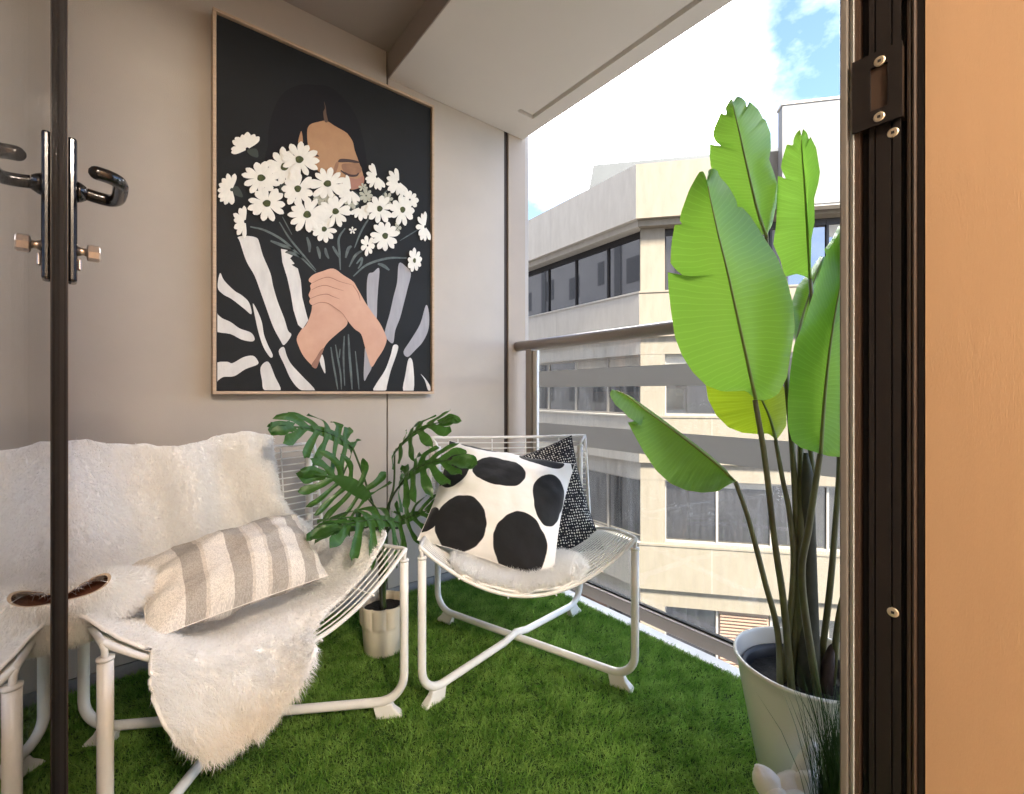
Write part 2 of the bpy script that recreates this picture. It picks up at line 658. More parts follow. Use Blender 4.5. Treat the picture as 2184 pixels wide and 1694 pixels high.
# ------------------------------------------------------------------ balcony setting
XE = 1.585      # slab edge
YW = 2.0        # painting wall face
ZS, ZC = 2.40, 2.52
v, f = join_vf([box_vf(-0.32, XE - 0.055, 0.0, 2.05, -0.22, -0.004), box_vf(0.87, XE - 0.055, -4.5, -0.0005, -0.22, -0.004)])
slab = struct(mesh_obj('floor', v, f, MAT['concrete']))
edge = struct(box('floor_edging', (XE - 0.055, XE, -4.5, 1.995, -0.22, 0.012), MAT['white_edge'], bev=0.004))
tb = struct(box('lawn_backing', (-0.27, XE - 0.057, 0.05, 1.985, -0.003, 0.004), MAT['turf_base']))

wall = struct(mesh_obj('wall_painting_side', *box_vf(-0.40, 1.745, YW + 0.012, YW + 0.25, -0.22, 2.75), MAT['seam_dark']))
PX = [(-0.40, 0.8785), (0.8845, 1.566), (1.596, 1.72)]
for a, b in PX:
    o = box('wall_panel', (a, b, YW, YW + 0.0115, 0.045, 2.74), MAT['end_panel_warmlit'] if a > 1.5 else MAT['wall_taupe'], wall)
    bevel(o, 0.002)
box('wall_base', (-0.40, 1.72, YW + 0.001, YW + 0.0113, -0.003, 0.042), MAT['concrete'], wall)
box('wall_end_return', (1.7205, 1.7445, YW + 0.001, YW + 0.24, -0.2, 2.74), MAT['wall_taupe'], wall)
wl_left = struct(box('wall_left', (-0.45, -0.275, 0.0, YW, -0.2, 2.75), MAT['wall_taupe']))
ceil = struct(box('ceiling', (-0.275, 0.889, 0.0, YW - 0.001, ZC, ZC + 0.25), MAT['recess_shade']))
# beam / soffit towards the street with its drip groove
gx0, gx1, gy, gx2 = 1.585, 1.612, 1.815, 1.505
sof = []
sof.append(box_vf(0.89, gx0, -4.5, gy - 0.026, ZS, ZS + 0.4))
sof.append(box_vf(0.89, gx2, gy - 0.026, gy, ZS, ZS + 0.4))
sof.append(box_vf(gx0, gx1, -4.5, gy - 0.026, ZS + 0.022, ZS + 0.4))
sof.append(box_vf(gx2, gx1, gy - 0.026, gy, ZS + 0.022, ZS + 0.4))
sof.append(box_vf(gx1, 1.70, -4.5, YW - 0.001, ZS, ZS + 0.4))
sof.append(box_vf(0.89, gx1, gy, YW - 0.001, ZS, ZS + 0.4))
v, f = join_vf(sof)
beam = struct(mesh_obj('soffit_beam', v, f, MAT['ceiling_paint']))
box('fascia_shade', (0.885, 0.8895, 0.0, YW - 0.0015, ZS + 0.001, ZC - 0.0005), MAT['recess_shade'], beam)  # thin sheet added over the beam face, darkened to stand for its shade

# apartment behind the camera
room = struct(box('room_floor', (-1.8, 0.80, -2.6, 0.0, -0.2, -0.002), MAT['room_dark']))
JX = 0.80
rw = struct(box('room_wall_right', (JX, JX + 0.06, -2.6, 0.1250, -0.2, 2.7), MAT['room_wall']))
struct(box('room_wall_back', (-1.9, JX, -2.75, -2.6, -0.2, 2.7), MAT['room_white']))
struct(box('room_wall_left', (-1.95, -1.8, -2.6, -0.06, -0.2, 2.7), MAT['room_white']))
struct(box('room_wall_front', (-1.95, -0.05, -0.16, -0.02, -0.2, 2.7), MAT['room_white']))
struct(box('room_ceiling', (-1.95, JX, -2.7, 0.0, 2.5, 2.7), MAT['room_white']))
struct(box('door_lintel', (-0.27, JX - 0.001, 0.02, 0.2, 2.2, 2.74), MAT['wall_taupe']))
struct(box('facade_wall', (JX + 0.062, JX + 0.09, -4.5, 0.222, -0.2, 2.399), MAT['wall_taupe']))
struct(box('wall_balcony_end', (JX + 0.091, 1.70, -4.7, -4.501, -0.2, 2.399), MAT['wall_taupe']))

# ceiling lamp of that room: warm light on the wall beside the door
LAMP = (0.05, -1.40, 2.36)
lt_ = thing('ceiling_lamp', 'round warm ceiling lamp in the room behind the doorway', 'lamp', LAMP)
v, f = lathe_vf([(0.0, 0.135), (0.05, 0.135), (0.05, 0.10), (0.16, 0.09), (0.17, 0.05), (0.165, 0.045)], 32, LAMP)
mesh_obj('lamp_base', v, f, MAT['white_metal'], lt_, smooth=True)
em = bpy.data.materials.new('lamp_glow')
em.use_nodes = True
ep = em.node_tree.nodes['Principled BSDF']
ep.inputs['Emission Color'].default_value = (1.0, 0.86, 0.70, 1)
ep.inputs['Emission Strength'].default_value = 4.0
v, f = lathe_vf([(0.165, 0.045), (0.15, 0.02), (0.10, 0.003), (0.0, 0.0)], 32, LAMP)
mesh_obj('lamp_shade', v, f, em, lt_, smooth=True)
pl = bpy.data.lights.new('lamp_light', 'POINT')
pl.energy = 11
pl.color = (1.0, 0.86, 0.70)
pl.shadow_soft_size = 0.12
po = bpy.data.objects.new('lamp_light', pl)
C.objects.link(po)
po.parent = lt_
po.location = (0, 0, -0.16)

# own building round the balcony (seen in the windows across the street)
own = thing('apartment_block', 'taupe apartment block that holds the balcony, mirrored in the windows opposite', 'building', (0.5, 5.0, -14))
box('wall', (-3.0, 1.70, YW + 0.26, 45.0, -14, 13.5), MAT['own_wall'], own)
box('wall', (-3.0, 1.70, -14.0, YW + 0.255, 2.81, 13.5), MAT['own_wall'], own)
box('wall', (-3.0, 1.60, -14.0, -4.71, -14, 2.395), MAT['own_wall'], own)
box('wall', (-3.0, 1.56, -4.70, YW + 0.255, -14, -0.23), MAT['own_wall'], own)
wv, wf = box_vf(0, 0.03, 0, 1.0, 0, 1.35)
k = 0
for zf in (3.6, 6.9, 10.2):
    for yy in (-4.5, 1.3, 6.2, 8.2, 11.2, 14.0, 15.9, 18.7, 21.0, 23.7, 26.5, 29.5, 33, 37):
        zz = zf + (0.0 if (k % 2 == 0) else 0.35)
        box('window', (1.702, 1.73, yy, yy + (1.0 if k % 3 else 0.55), zz, zz + 1.35), MAT['own_wall_dark'], own)
        k += 1
for zf in (0.4, -2.9):
    for yy in (3.2, 6.2, 8.2, 11.2, 14.0, 15.9, 18.7, 21.0, 23.7):
        box('window', (1.702, 1.73, yy, yy + 1.0, zf, zf + 1.35), MAT['own_wall_dark'], own)
for yy in (5.2, 10.1, 17.3, 24.6, 31.5):
    box('pilaster', (1.702, 1.78, yy, yy + 0.5, -14, 13.5), MAT['own_wall_dark'], own)

struct(box('street', (-400, 400, -400, 400, -14.4, -14.0), MAT['asphalt']))

# ------------------------------------------------------------------ building across the street
lat0, dep0 = (1366 - CX) / F * 12.15, 12.15
CO = FW * dep0 + RT * lat0
aL = AZ + R(34.7)
eL = np.array([math.cos(aL), math.sin(aL), 0])            # along the left face, away from the corner
nL = np.array([-math.sin(aL), math.cos(aL), 0])           # towards us
aC = AZ + R(78.6)
eC = -np.array([math.cos(aC), math.sin(aC), 0])           # along the chamfer, to the right
nC = np.array([-math.sin(aC), math.cos(aC), 0])
if np.dot(nL, -CO) < 0:
    nL = -nL
if np.dot(nC, -CO) < 0:
    nC = -nC


def fbox(face, e0, e1, z0, z1, n0, n1):
    e, n = (eL, nL) if face == 'L' else (eC, nC)
    P = []
    for z in (z0, z1):
        for (a, b) in ((e0, n0), (e1, n0), (e1, n1), (e0, n1)):
            p = CO + e * a + n * b
            P.append((p[0], p[1], z))
    f_ = [(0, 3, 2, 1), (4, 5, 6, 7), (0, 1, 5, 4), (1, 2, 6, 5), (2, 3, 7, 6), (3, 0, 4, 7)]
    return P, f_


bld = thing('office_building', 'cream rendered office building with chamfered corner and dark strip windows across the street', 'building', (CO[0], CO[1], -14.0))


def fpart(name, face, b, m, parent=bld):
    v_, f_ = fbox(face, *b)
    return mesh_obj(name, v_, f_, m, parent)


WT = [5.245, 1.97, -1.35, -4.66, -7.96]
WB = [3.577, 0.30, -3.05, -6.40, -9.7]
LEN_L, LEN_C = 16.0, 9.5
core_l = fpart('core_wall', 'L', (0.3, LEN_L, -14, 5.3, -4.0, -0.35), MAT['own_wall_dark'])
core_c = fpart('core_wall', 'C', (0.3, LEN_C, -14, 5.3, -4.0, -0.35), MAT['own_wall_dark'])


def mitre(face_pairs, z0, z1, out, name, inn=0.34):
    """a band that wraps the corner: greyer copy of the render on the street face, sun-tinted copy on the chamfer"""
    # exact mitre point of the two offset lines
    def corner(o):
        A = np.array([[eL[0], -eC[0]], [eL[1], -eC[1]]])
        b_ = (nC - nL)[:2] * o
        s_, t_ = np.linalg.solve(A, b_)
        return (CO + nL * o + eL * s_)
    co_, ci_ = corner(out), corner(-inn)
    for face, e, n, L_, m in (('L', eL, nL, LEN_L, MAT['render_grey']), ('C', eC, nC, LEN_C, MAT['render_sunlit'])):
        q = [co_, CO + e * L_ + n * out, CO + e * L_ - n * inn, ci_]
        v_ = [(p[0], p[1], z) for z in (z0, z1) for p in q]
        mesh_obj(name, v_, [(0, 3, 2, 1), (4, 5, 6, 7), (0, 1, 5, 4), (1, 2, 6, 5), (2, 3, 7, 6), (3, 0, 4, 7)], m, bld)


mitre(None, 5.46, 6.86, 0.34, 'parapet')
mitre(None, 5.30, 5.455, 0.20, 'parapet_soffit')
for i in range(5):
    top = WB[i]
    low = WT[i + 1] if i < 4 else -14
    mitre(None, low + 0.46, top, 0.10, 'spandrel')
    mitre(None, low, low + 0.455, 0.0, 'window_head')
    mitre(None, top + 0.002, top + 0.05, 0.12, 'sill', 0.3)
# pillars on the chamfer beside the corner, and the windows
panes_L = [0.05, 1.305, 2.663, 4.02, 5.38, 6.74, 8.1, 9.5, 10.9]
panes_C = [0.641, 1.932, 3.22, 4.51, 5.80, 7.1, 8.4]
for i in range(4):
    zb, zt = WB[i] + 0.05, (WT[i] if i else 5.295)
    # pillar wraps the corner
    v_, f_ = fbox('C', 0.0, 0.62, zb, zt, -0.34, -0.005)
    mesh_obj('pillar', v_, f_, MAT['render_sunlit'], bld)
    for face, PN, fm in (('L', panes_L, MAT['window_frame_dark']), ('C', panes_C, MAT['window_frame_dark'])):
        for a, b in zip(PN[:-1], PN[1:]):
            wdw = fpart('window', face, (a + 0.03, b - 0.03, zb + 0.05, zt - 0.05, -0.20, -0.18), MAT['street_glass'])
            e, n = (eL, nL) if face == 'L' else (eC, nC)
            bars = [fbox(face, a, a + 0.028, zb, zt, -0.22, -0.13), fbox(face, b - 0.028, b - 0.001, zb, zt, -0.22, -0.13),
                    fbox(face, a + 0.029, b - 0.03, zb, zb + 0.05, -0.22, -0.135), fbox(face, a + 0.029, b - 0.03, zt - (0.16 if i == 0 else 0.06), zt, -0.22, -0.135)]
            vv, ff = join_vf(bars)
            mesh_obj('window_frame', vv, ff, fm if i == 0 else MAT['window_frame_pale'], wdw)
            hb = {(1, 'C', 0): 0.30, (1, 'L', 0): 0.22, (1, 'L', 1): 0.22, (2, 'C', 1): 0.12, (1, 'C', 2): 0.5, (0, 'C', 3): 0.4}.get((i, face, PN.index(a)))
            if hb:
                v_, f_ = fbox(face, a + 0.032, b - 0.032, zt - 0.062 - hb, zt - 0.062, -0.178, -0.170)
                mesh_obj('blind', v_, f_, MAT['render_grey'], wdw)
# tan louvre panels in the lowest windows in view
for face, a, b, i in (('C', 1.95, 3.20, 3), ('L', 1.33, 2.64, 3)):
    lp = fpart('louvre_panel', face, (a + 0.03, b - 0.03, WB[i] + 0.1, WT[i] - 0.06, -0.17, -0.15), MAT['louvre_tan'])
    z = WB[i] + 0.12
    while z < WT[i] - 0.1:
        v_, f_ = fbox(face, a + 0.05, b - 0.05, z, z + 0.035, -0.148, -0.09)
        mesh_obj('slat', v_, f_, MAT['louvre_tan'], lp)
        z += 0.085
for face, es in (('L', (3.3, 7.4, 11.5)), ('C', (1.75, 4.9))):
    for e_ in es:
        for (za, zb, out) in [(5.47, 6.85, 0.3405)] + [((WT[i + 1] if i < 4 else -14) + 0.47, WB[i] - 0.01, 0.1005) for i in range(4)]:
            v_, f_ = fbox(face, e_, e_ + 0.014, za, zb, out, out + 0.0015)
            mesh_obj('joint', v_, f_, MAT['window_frame_pale'], bld)
# bird spikes along the sills, far too fine to pick apart
sp = []
for i in (1, 2):
    for face, L_ in (('C', LEN_C),):
        e, n = eC, nC
        for q in np.arange(0.05, L_ - 1, 0.055):
            p = CO + e * q + n * 0.08
            z = WB[i] + 0.05
            sp.append(([(p[0] - e[0] * 0.007, p[1] - e[1] * 0.007, z), (p[0] + e[0] * 0.007, p[1] + e[1] * 0.007, z), (p[0] + n[0] * 0.03, p[1] + n[1] * 0.03, z + 0.11)], [(0, 1, 2)]))
v, f = join_vf(sp)
tag(mesh_obj('bird_spikes', v, f, MAT['window_frame_pale'], bld), kind='stuff')
# plain white block that rises above the parapet on the right
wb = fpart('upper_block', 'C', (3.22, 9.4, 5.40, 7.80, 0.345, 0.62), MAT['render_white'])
v_, f_ = fbox('C', 3.20, 9.42, 7.802, 7.86, 0.30, 0.64)
mesh_obj('coping', v_, f_, MAT['render_grey'], wb)
v_, f_ = fbox('C', 3.24, 9.38, 5.35, 5.398, 0.345, 0.60)
mesh_obj('soffit_panel', v_, f_, MAT['render_grey'], wb)
# pale roof light set back behind the parapet
A, B = atd(1265, 352, 15.5), atd(1660, 319, 14.4)
A2 = atd(1232, 420, 15.2)
dback = -nC * 3.0
q = [A, B, B + dback, A + dback]
q0 = [np.array([A2[0], A2[1], 5.6]), np.array([B[0], B[1], 5.6]) + nC * 0.05, np.array([*(B + dback)[:2], 5.6]), np.array([*(A2 + dback)[:2], 5.6])]
zt = A[2]
v = [tuple(p) for p in q0] + [(p[0], p[1], zt) for p in q]
rl = mesh_obj('roof_structure', v, [(0, 3, 2, 1), (4, 5, 6, 7), (0, 1, 5, 4), (1, 2, 6, 5), (2, 3, 7, 6), (3, 0, 4, 7)], MAT['roof_metal'], bld)

# ------------------------------------------------------------------ railing
XR = 1.66
rail = thing('balcony_railing', 'glass balcony railing with round taupe handrail and two grey frosted bands', 'railing', (XR, 1.0, 0))
hr = tube('handrail', [(XR, 2.0 - 0.004, 1.212), (XR, 1.5, 1.212), (XR, 0.5, 1.212), (XR, -4.49, 1.212)], 0.0275, MAT['rail_taupe'], rail, seg=24)
for yy in (1.885, 0.34, -1.2, -2.75, -4.3):
    p = box('post', (XR - 0.020, XR + 0.020, yy - 0.022, yy + 0.022, -0.16, 1.19), MAT['rail_taupe'], rail, bev=0.004)
    box('post_lit_side', (XR - 0.006, XR + 0.014, yy - 0.055, yy - 0.024, -0.02, 1.18), MAT['rail_lit'], p, bev=0.003)  # pale strip along each post: its daylit side put into the colour
    box('bracket', (XE + 0.0005, XR - 0.0205, yy - 0.03, yy + 0.03, -0.15, -0.07), MAT['rail_taupe'], p)
br = box('bottom_rail', (XR - 0.022, XR + 0.022, 0.364, 1.861, -0.012, 0.043), MAT['rail_taupe'], rail, bev=0.003)
box('glazing_gasket', (XR - 0.006, XR + 0.012, 0.42, 1.80, 0.0435, 0.050), MAT['gasket'], br)
for y0_ in (-1.14, -2.69, -4.24):
    box('bottom_rail', (XR - 0.022, XR + 0.022, y0_ - 0.036, y0_ + 1.46, -0.012, 0.043), MAT['rail_taupe'], rail)
    g2 = box('glass_pane', (XR - 0.001, XR + 0.007, y0_, y0_ + 1.42, 0.0505, 1.18), MAT['rail_glass'], rail)
    for za, zb in ((0.978, 1.065), (0.690, 0.790)):
        box('frosted_band', (XR - 0.0030, XR - 0.0015, y0_ + 0.002, y0_ + 1.418, za, zb), MAT['frosted'], g2)
gp = box('glass_pane', (XR - 0.001, XR + 0.007, 0.40, 1.822, 0.0505, 1.18), MAT['rail_glass'], rail)
box('frosted_band', (XR - 0.0030, XR - 0.0015, 0.402, 1.815, 0.978, 1.065), MAT['frosted'], gp)
box('frosted_band', (XR - 0.0030, XR - 0.0015, 0.402, 1.815, 0.690, 0.790), MAT['frosted'], gp)

# ------------------------------------------------------------------ open glass door on the left
ud = np.array([math.cos(R(94.94)), math.sin(R(94.94)), 0])
nl_ = np.array([-ud[1], ud[0], 0])
DEL = 0.012


def DL(s, m_, z):
    p = ud * s + nl_ * (DEL - m_)
    return np.array([p[0], p[1], z])


def dbox(s0, s1, m0, m1, z0, z1):
    P = [DL(a, b, z) for z in (z0, z1) for (a, b) in ((s0, m0), (s1, m0), (s1, m1), (s0, m1))]
    return P, [(0, 1, 2, 3), (7, 6, 5, 4), (4, 5, 1, 0), (5, 6, 2, 1), (6, 7, 3, 2), (7, 4, 0, 3)]


door = thing('glass_door', 'open glass door with dark slim frame and black lever handle at the left edge', 'door', DL(0.5, 0, 0.02))


def dpart(name, b, m, parent=door, bev=0.0):
    v_, f_ = dbox(*b)
    o = mesh_obj(name, v_, f_, m, parent)
    if bev:
        bevel(o, bev)
    return o


dpart('glass_pane', (0.121, 0.949, -0.008, 0.0, 0.101, 2.12), MAT['door_glass'])
st = dpart('stile', (0.950, 1.030, -0.032, 0.0082, 0.02, 2.18), MAT['dark_frame'], bev=0.0015)
dpart('glazing_bead', (0.9455, 0.9498, 0.0003, 0.0045, 0.10, 2.12), MAT['gasket'], st)
dpart('edge_strip', (0.957, 0.962, 0.00822, 0.0095, 0.02, 2.18), MAT['brown_frame'], st)
dpart('stile', (0.04, 0.120, -0.032, -0.001, 0.02, 2.18), MAT['dark_frame'])
dpart('bottom_rail', (0.121, 0.949, -0.032, -0.001, 0.02, 0.10), MAT['dark_frame'])
dpart('top_rail', (0.121, 0.949, -0.032, -0.001, 2.121, 2.18), MAT['dark_frame'])
hd = dpart('handle_plate', (0.966, 0.996, 0.0083, 0.0195, 1.119, 1.340), MAT['black_chrome'], bev=0.004)
SC, ZH = 0.981, 1.262
v, f = tube_vf([DL(SC, 0.0196, ZH), DL(SC, 0.024, ZH), DL(SC, 0.030, ZH)], [0.016, 0.0145, 0.0105], 20)
mesh_obj('handle_rose', v, f, MAT['black_chrome'], hd, smooth=True)
pts = [DL(SC, 0.030, ZH), DL(SC, 0.045, ZH - 0.002), DL(SC - 0.003, 0.058, ZH - 0.003), DL(SC - 0.020, 0.066, ZH - 0.003), DL(SC - 0.06, 0.067, ZH - 0.002),
       DL(SC - 0.088, 0.064, ZH - 0.001), DL(SC - 0.100, 0.052, ZH), DL(SC - 0.103, 0.030, ZH + 0.001)]
P = catmull(pts, 8)
rr = np.full(len(P), 0.0095)
rr[-1] = 0.003
rr[-2] = 0.007
rr[-3] = 0.0088
v, f = tube_vf(P, rr, 16)
mesh_obj('lever', v, f, MAT['black_chrome'], hd, smooth=True)
ZK = 1.170
v, f = tube_vf([DL(SC, 0.0196, ZK), DL(SC, 0.026, ZK), DL(SC, 0.030, ZK)], [0.008, 0.006, 0.006], 12)
sk = mesh_obj('lock_stem', v, f, MAT['knob_metal'], hd, smooth=True)
v, f = tube_vf([DL(SC, 0.0302, ZK), DL(SC, 0.032, ZK), DL(SC, 0.0445, ZK), DL(SC, 0.0465, ZK)], [0.0105, 0.0130, 0.0130, 0.0105], 8)
mesh_obj('lock_knob', v, f, MAT['knob_metal'], hd)
dpart('lock_cylinder', (0.976, 0.986, 0.0197, 0.0245, 1.140, 1.158), MAT['knob_metal'], hd, bev=0.002)

# ------------------------------------------------------------------ door frame on the right, with strike box
fr = thing('door_frame', 'dark brown aluminium door jamb with strike plate beside the orange wall', 'door frame', (JX, 0.17, 0))


def yj(px, x=JX):
    return onX(px, 800, x)[1]


def strip(name, p0, p1, x, m, parent=fr, z0=0.0, z1=2.2, bev=0.0):
    y0, y1 = yj(p1, x), yj(p0, x)
    o = box(name, (x, JX + 0.06, y0 + 0.0002, y1 - 0.0002, z0, z1), m, parent)
    if bev:
        bevel(o, bev)
    return o


strip('outer_trim', 1790, 1808, JX - 0.004, MAT['frame_edge'], bev=0.002)
a_, b_ = onX(1807.5, 800, JX + 0.010), onX(1820.5, 800, JX - 0.003)
mesh_obj('silver_strip', [(a_[0], a_[1], 0), (b_[0], b_[1], 0), (b_[0] + 0.012, b_[1], 0), (a_[0] + 0.012, a_[1], 0), (a_[0], a_[1], 2.2), (b_[0], b_[1], 2.2), (b_[0] + 0.012, b_[1], 2.2), (a_[0] + 0.012, a_[1], 2.2)],
         [(0, 1, 5, 4), (1, 2, 6, 5), (2, 3, 7, 6), (3, 0, 4, 7), (4, 5, 6, 7), (3, 2, 1, 0)], MAT['silver_strip'], fr)
strip('lip', 1821, 1833, JX + 0.000, MAT['brown_frame'])
strip('channel', 1833, 1853, JX + 0.020, MAT['gasket'])
strip('jamb_face', 1853, 1865, JX + 0.004, MAT['dark_frame'])
strip('jamb_groove', 1865, 1868, JX + 0.009, MAT['gasket'])
strip('jamb_face', 1868, 1901, JX + 0.004, MAT['dark_frame'])
strip('jamb_groove', 1901, 1904, JX + 0.009, MAT['gasket'])
strip('jamb_face', 1904, 1922, JX + 0.004, MAT['dark_frame'])
strip('channel', 1922, 1933, JX + 0.020, MAT['gasket'])
strip('inner_bead', 1933, 1944, JX + 0.003, MAT['brown_frame'], bev=0.002)
strip('inner_bead', 1944, 1955, JX - 0.001, MAT['brown_frame'], bev=0.003)
strip('inner_bead', 1955, 1972.5, JX + 0.003, MAT['dark_frame'], bev=0.002)
xs = JX - 0.006
ya, yb, yc, yd = yj(1818, xs), yj(1853, xs), yj(1885, xs), yj(1925, xs)
z0, z1 = 1.322, 1.424
y1853, y1888, y1924, y1818 = yj(1856, xs), yj(1893, xs), yj(1924, xs), yj(1817, xs)
sb = thing_none = None
plate = [box_vf(xs, JX - 0.0022, y1924, y1818, z1 - 0.020, z1), box_vf(xs, JX - 0.0022, y1924, y1818, z0, z0 + 0.022),
         box_vf(xs, JX - 0.0022, y1853, y1818, z0 + 0.022, z1 - 0.020), box_vf(xs, JX - 0.0022, y1924, y1888, z0 + 0.022, z1 - 0.020)]
v, f = join_vf(plate)
sp_ = mesh_obj('strike_plate', v, f, MAT['dark_frame'], fr)
box('strike_body', (JX - 0.0021, JX + 0.019, y1924, yj(1834), z0 + 0.003, z1 - 0.003), MAT['brown_frame'], fr)


def screw(y, z, x, parent, r=0.0066):
    v_, f_ = tube_vf([(x + 0.002, y, z), (x - 0.0008, y, z), (x - 0.0016, y, z)], [r, r, r * 0.8], 20)
    s_ = mesh_obj('screw', v_, f_, MAT['screw_metal'], parent)
    o = box('socket', (x - 0.0021, x - 0.0015, y - 0.0018, y + 0.0018, z - 0.0018, z + 0.0018), MAT['gasket'], s_)
    return s_


screw(yj(1876, xs), 1.409, xs, sp_)
screw(yj(1875, xs), 1.332, xs, sp_)
screw(yj(1903), 1.308, JX + 0.004, fr)
screw(yj(1903), 0.648, JX + 0.004, fr)

# ------------------------------------------------------------------ wire lounge chairs
HWD = 0.335
PROF = catmull([(0.0, 0.485), (0.15, 0.463), (0.30, 0.428), (0.42, 0.393), (0.475, 0.381), (0.505, 0.405), (0.525, 0.50), (0.550, 0.62), (0.578, 0.755)], 10)
_seg = np.concatenate([[0], np.cumsum(np.linalg.norm(np.diff(PROF, axis=0), axis=1))])
PLEN = _seg[-1]
_seg = _seg / PLEN


def prof(w):
    y = np.interp(w, _seg, PROF[:, 0])
    z = np.interp(w, _seg, PROF[:, 1])
    e = 0.012
    t = np.array([np.interp(min(1, w + e), _seg, PROF[:, 0]) - np.interp(max(0, w - e), _seg, PROF[:, 0]),
                  np.interp(min(1, w + e), _seg, PROF[:, 1]) - np.interp(max(0, w - e), _seg, PROF[:, 1])])
    t /= np.linalg.norm(t)
    return y, z, t


def sag(w):
    return float(np.interp(w, [0, 0.25, 0.5, 0.62, 0.8, 1.0], [0.160, 0.146, 0.108, 0.075, 0.045, 0.024]))


def shell(u, w, off=0.0):
    """point on the wire shell (chair frame), off = height above it"""
    wc = min(1.0, max(0.0, w))
    y, z, t = prof(wc)
    if w > 1:
        y += t[0] * (w - 1) * PLEN
        z += t[1] * (w - 1) * PLEN
    if w < 0:
        y += w * PLEN
    n = np.array([-t[1], t[0]])      # up / forwards side of the sheet
    uu = min(1.15, abs(u))
    s = sag(wc) * (1 - uu * uu)
    # the dip hangs straight down at the front and turns backwards up the back
    k = np.array([0.35 * n[0], 1.0]) if wc < 0.5 else n
    k = k / np.linalg.norm(k)
    return np.array([u * HWD, y - k[0] * s + n[0] * off, z - k[1] * s + n[1] * off])


def chair_proto(loc, rot, label):
    ch = thing('wire_chair', label, 'chair', (0, 0, 0), 'white wire lounge chairs')
    M = MAT['white_metal']
    rt = 0.0125
    xb, yb_, zb_ = 0.328, 0.552, 0.043
    for sgn in (1, -1):
        zf = zb_ + (0.0 if sgn > 0 else 0.0)
        a = np.array([sgn * 0.330, 0.0])
        b = np.array([-sgn * xb * 0.93, yb_])
        d = (b - a) / np.linalg.norm(b - a)
        rr_ = 0.075
        pts = [(a[0], a[1], 0.452), (a[0], a[1], 0.30)]
        for q in np.linspace(0, math.pi / 2, 9):
            pts.append((a[0] + d[0] * rr_ * (1 - math.cos(q)), a[1] + d[1] * rr_ * (1 - math.cos(q)), zf + rr_ - rr_ * math.sin(q)))
        m_ = (a + b) / 2
        lift = 0.0 if sgn > 0 else 0.0
        if sgn < 0:   # one bar passes over the other
            pts.append((m_[0] - d[0] * 0.06, m_[1] - d[1] * 0.06, zf + 0.012))
            pts.append((m_[0], m_[1], zf + 0.0255))
            pts.append((m_[0] + d[0] * 0.06, m_[1] + d[1] * 0.06, zf + 0.012))
        for q in np.linspace(math.pi / 2, 0, 9):
            pts.append((b[0] - d[0] * rr_ * (1 - math.cos(q)), b[1] - d[1] * rr_ * (1 - math.cos(q)), zf + rr_ - rr_ * math.sin(q)))
        pts += [(b[0], b[1], 0.4), (b[0], b[1], 0.715)]
        # densify straight runs
        D = [np.array(pts[0])]
        for p in pts[1:]:
            p = np.array(p)
            n = max(1, int(np.linalg.norm(p - D[-1]) / 0.08))
            s0 = D[-1]
            for k_ in range(1, n + 1):
                D.append(s0 + (p - s0) * k_ / n)
        ft = tube('frame_tube', D, rt, M, ch, seg=16)
        for c, dd, top in ((a, d, 0.452), (b, -d, 0.715)):
            # collar and pin that carry the wire seat
            tube('collar', [(c[0], c[1], top - 0.002), (c[0], c[1], top + 0.004)], 0.0138, MAT['white_plastic'], ft, seg=16)
            end = shell(math.copysign(1.0, c[0]), 0.0) if top < 0.6 else shell(math.copysign(1.0, c[0]), 1.0)
            tube('pin', [(c[0], c[1], top), (c[0] * 0.7 + end[0] * 0.3, c[1] * 0.7 + end[1] * 0.3, top + 0.02), tuple(end)], 0.0058, M, ft, seg=10)
            # splayed plastic foot under the bend
            fx = c + dd * 0.055
            side = np.array([-dd[1], dd[0]])
            V_ = []
            for (w0, l0, l1, z_) in ((0.009, -0.022, 0.034, zb_ - 0.003), (0.011, -0.028, 0.030, zb_ - 0.016), (0.0145, -0.046, 0.024, 0.010), (0.016, -0.052, 0.024, 0.001)):
                for (l_, w_) in ((l0, -w0), (l1, -w0), (l1, w0), (l0, w0)):
                    q = fx + dd * l_ + side * w_
                    V_.append((q[0], q[1], z_))
            Fc = [(3, 2, 1, 0), (12, 13, 14, 15)]
            for r_ in range(3):
                for k_ in range(4):
                    k2 = (k_ + 1) % 4
                    Fc.append((r_ * 4 + k_, r_ * 4 + k2, r_ * 4 + 4 + k2, r_ * 4 + 4 + k_))
            bevel(mesh_obj('foot', V_, Fc, MAT['white_plastic'], ch), 0.004, 3)
    # rim of the wire seat
    US = np.linspace(-1, 1, 33)
    loop = [shell(u, 0) for u in US] + [shell(1, w) for w in np.linspace(0.02, 0.98, 48)] + [shell(u, 1) for u in US[::-1]] + [shell(-1, w) for w in np.linspace(0.98, 0.02, 48)]
    loop += [loop[0], loop[1]]
    rim = tube('seat_rim', loop, 0.0062, M, ch, seg=10, caps=False)
    nw = 38
    for k_ in range(1, nw):
        w = k_ / nw
        tube('wire', [shell(u, w) for u in np.linspace(-1, 1, 25)], 0.0024, M, ch, seg=6)
    for u in (-0.66, -0.22, 0.22, 0.66):
        tube('cross_wire', [shell(u, w, -0.005) for w in np.linspace(-0.012, 1.0, 52)], 0.0028, M, ch, seg=6)
    ch.location = loc
    ch.rotation_euler = (0, 0, rot)
    return ch


def copy_tree(o, parent=None):
    c = o.copy()
    C.objects.link(c)
    c.parent = parent
    for chd in list(o.children):
        copy_tree(chd, c)
    return c


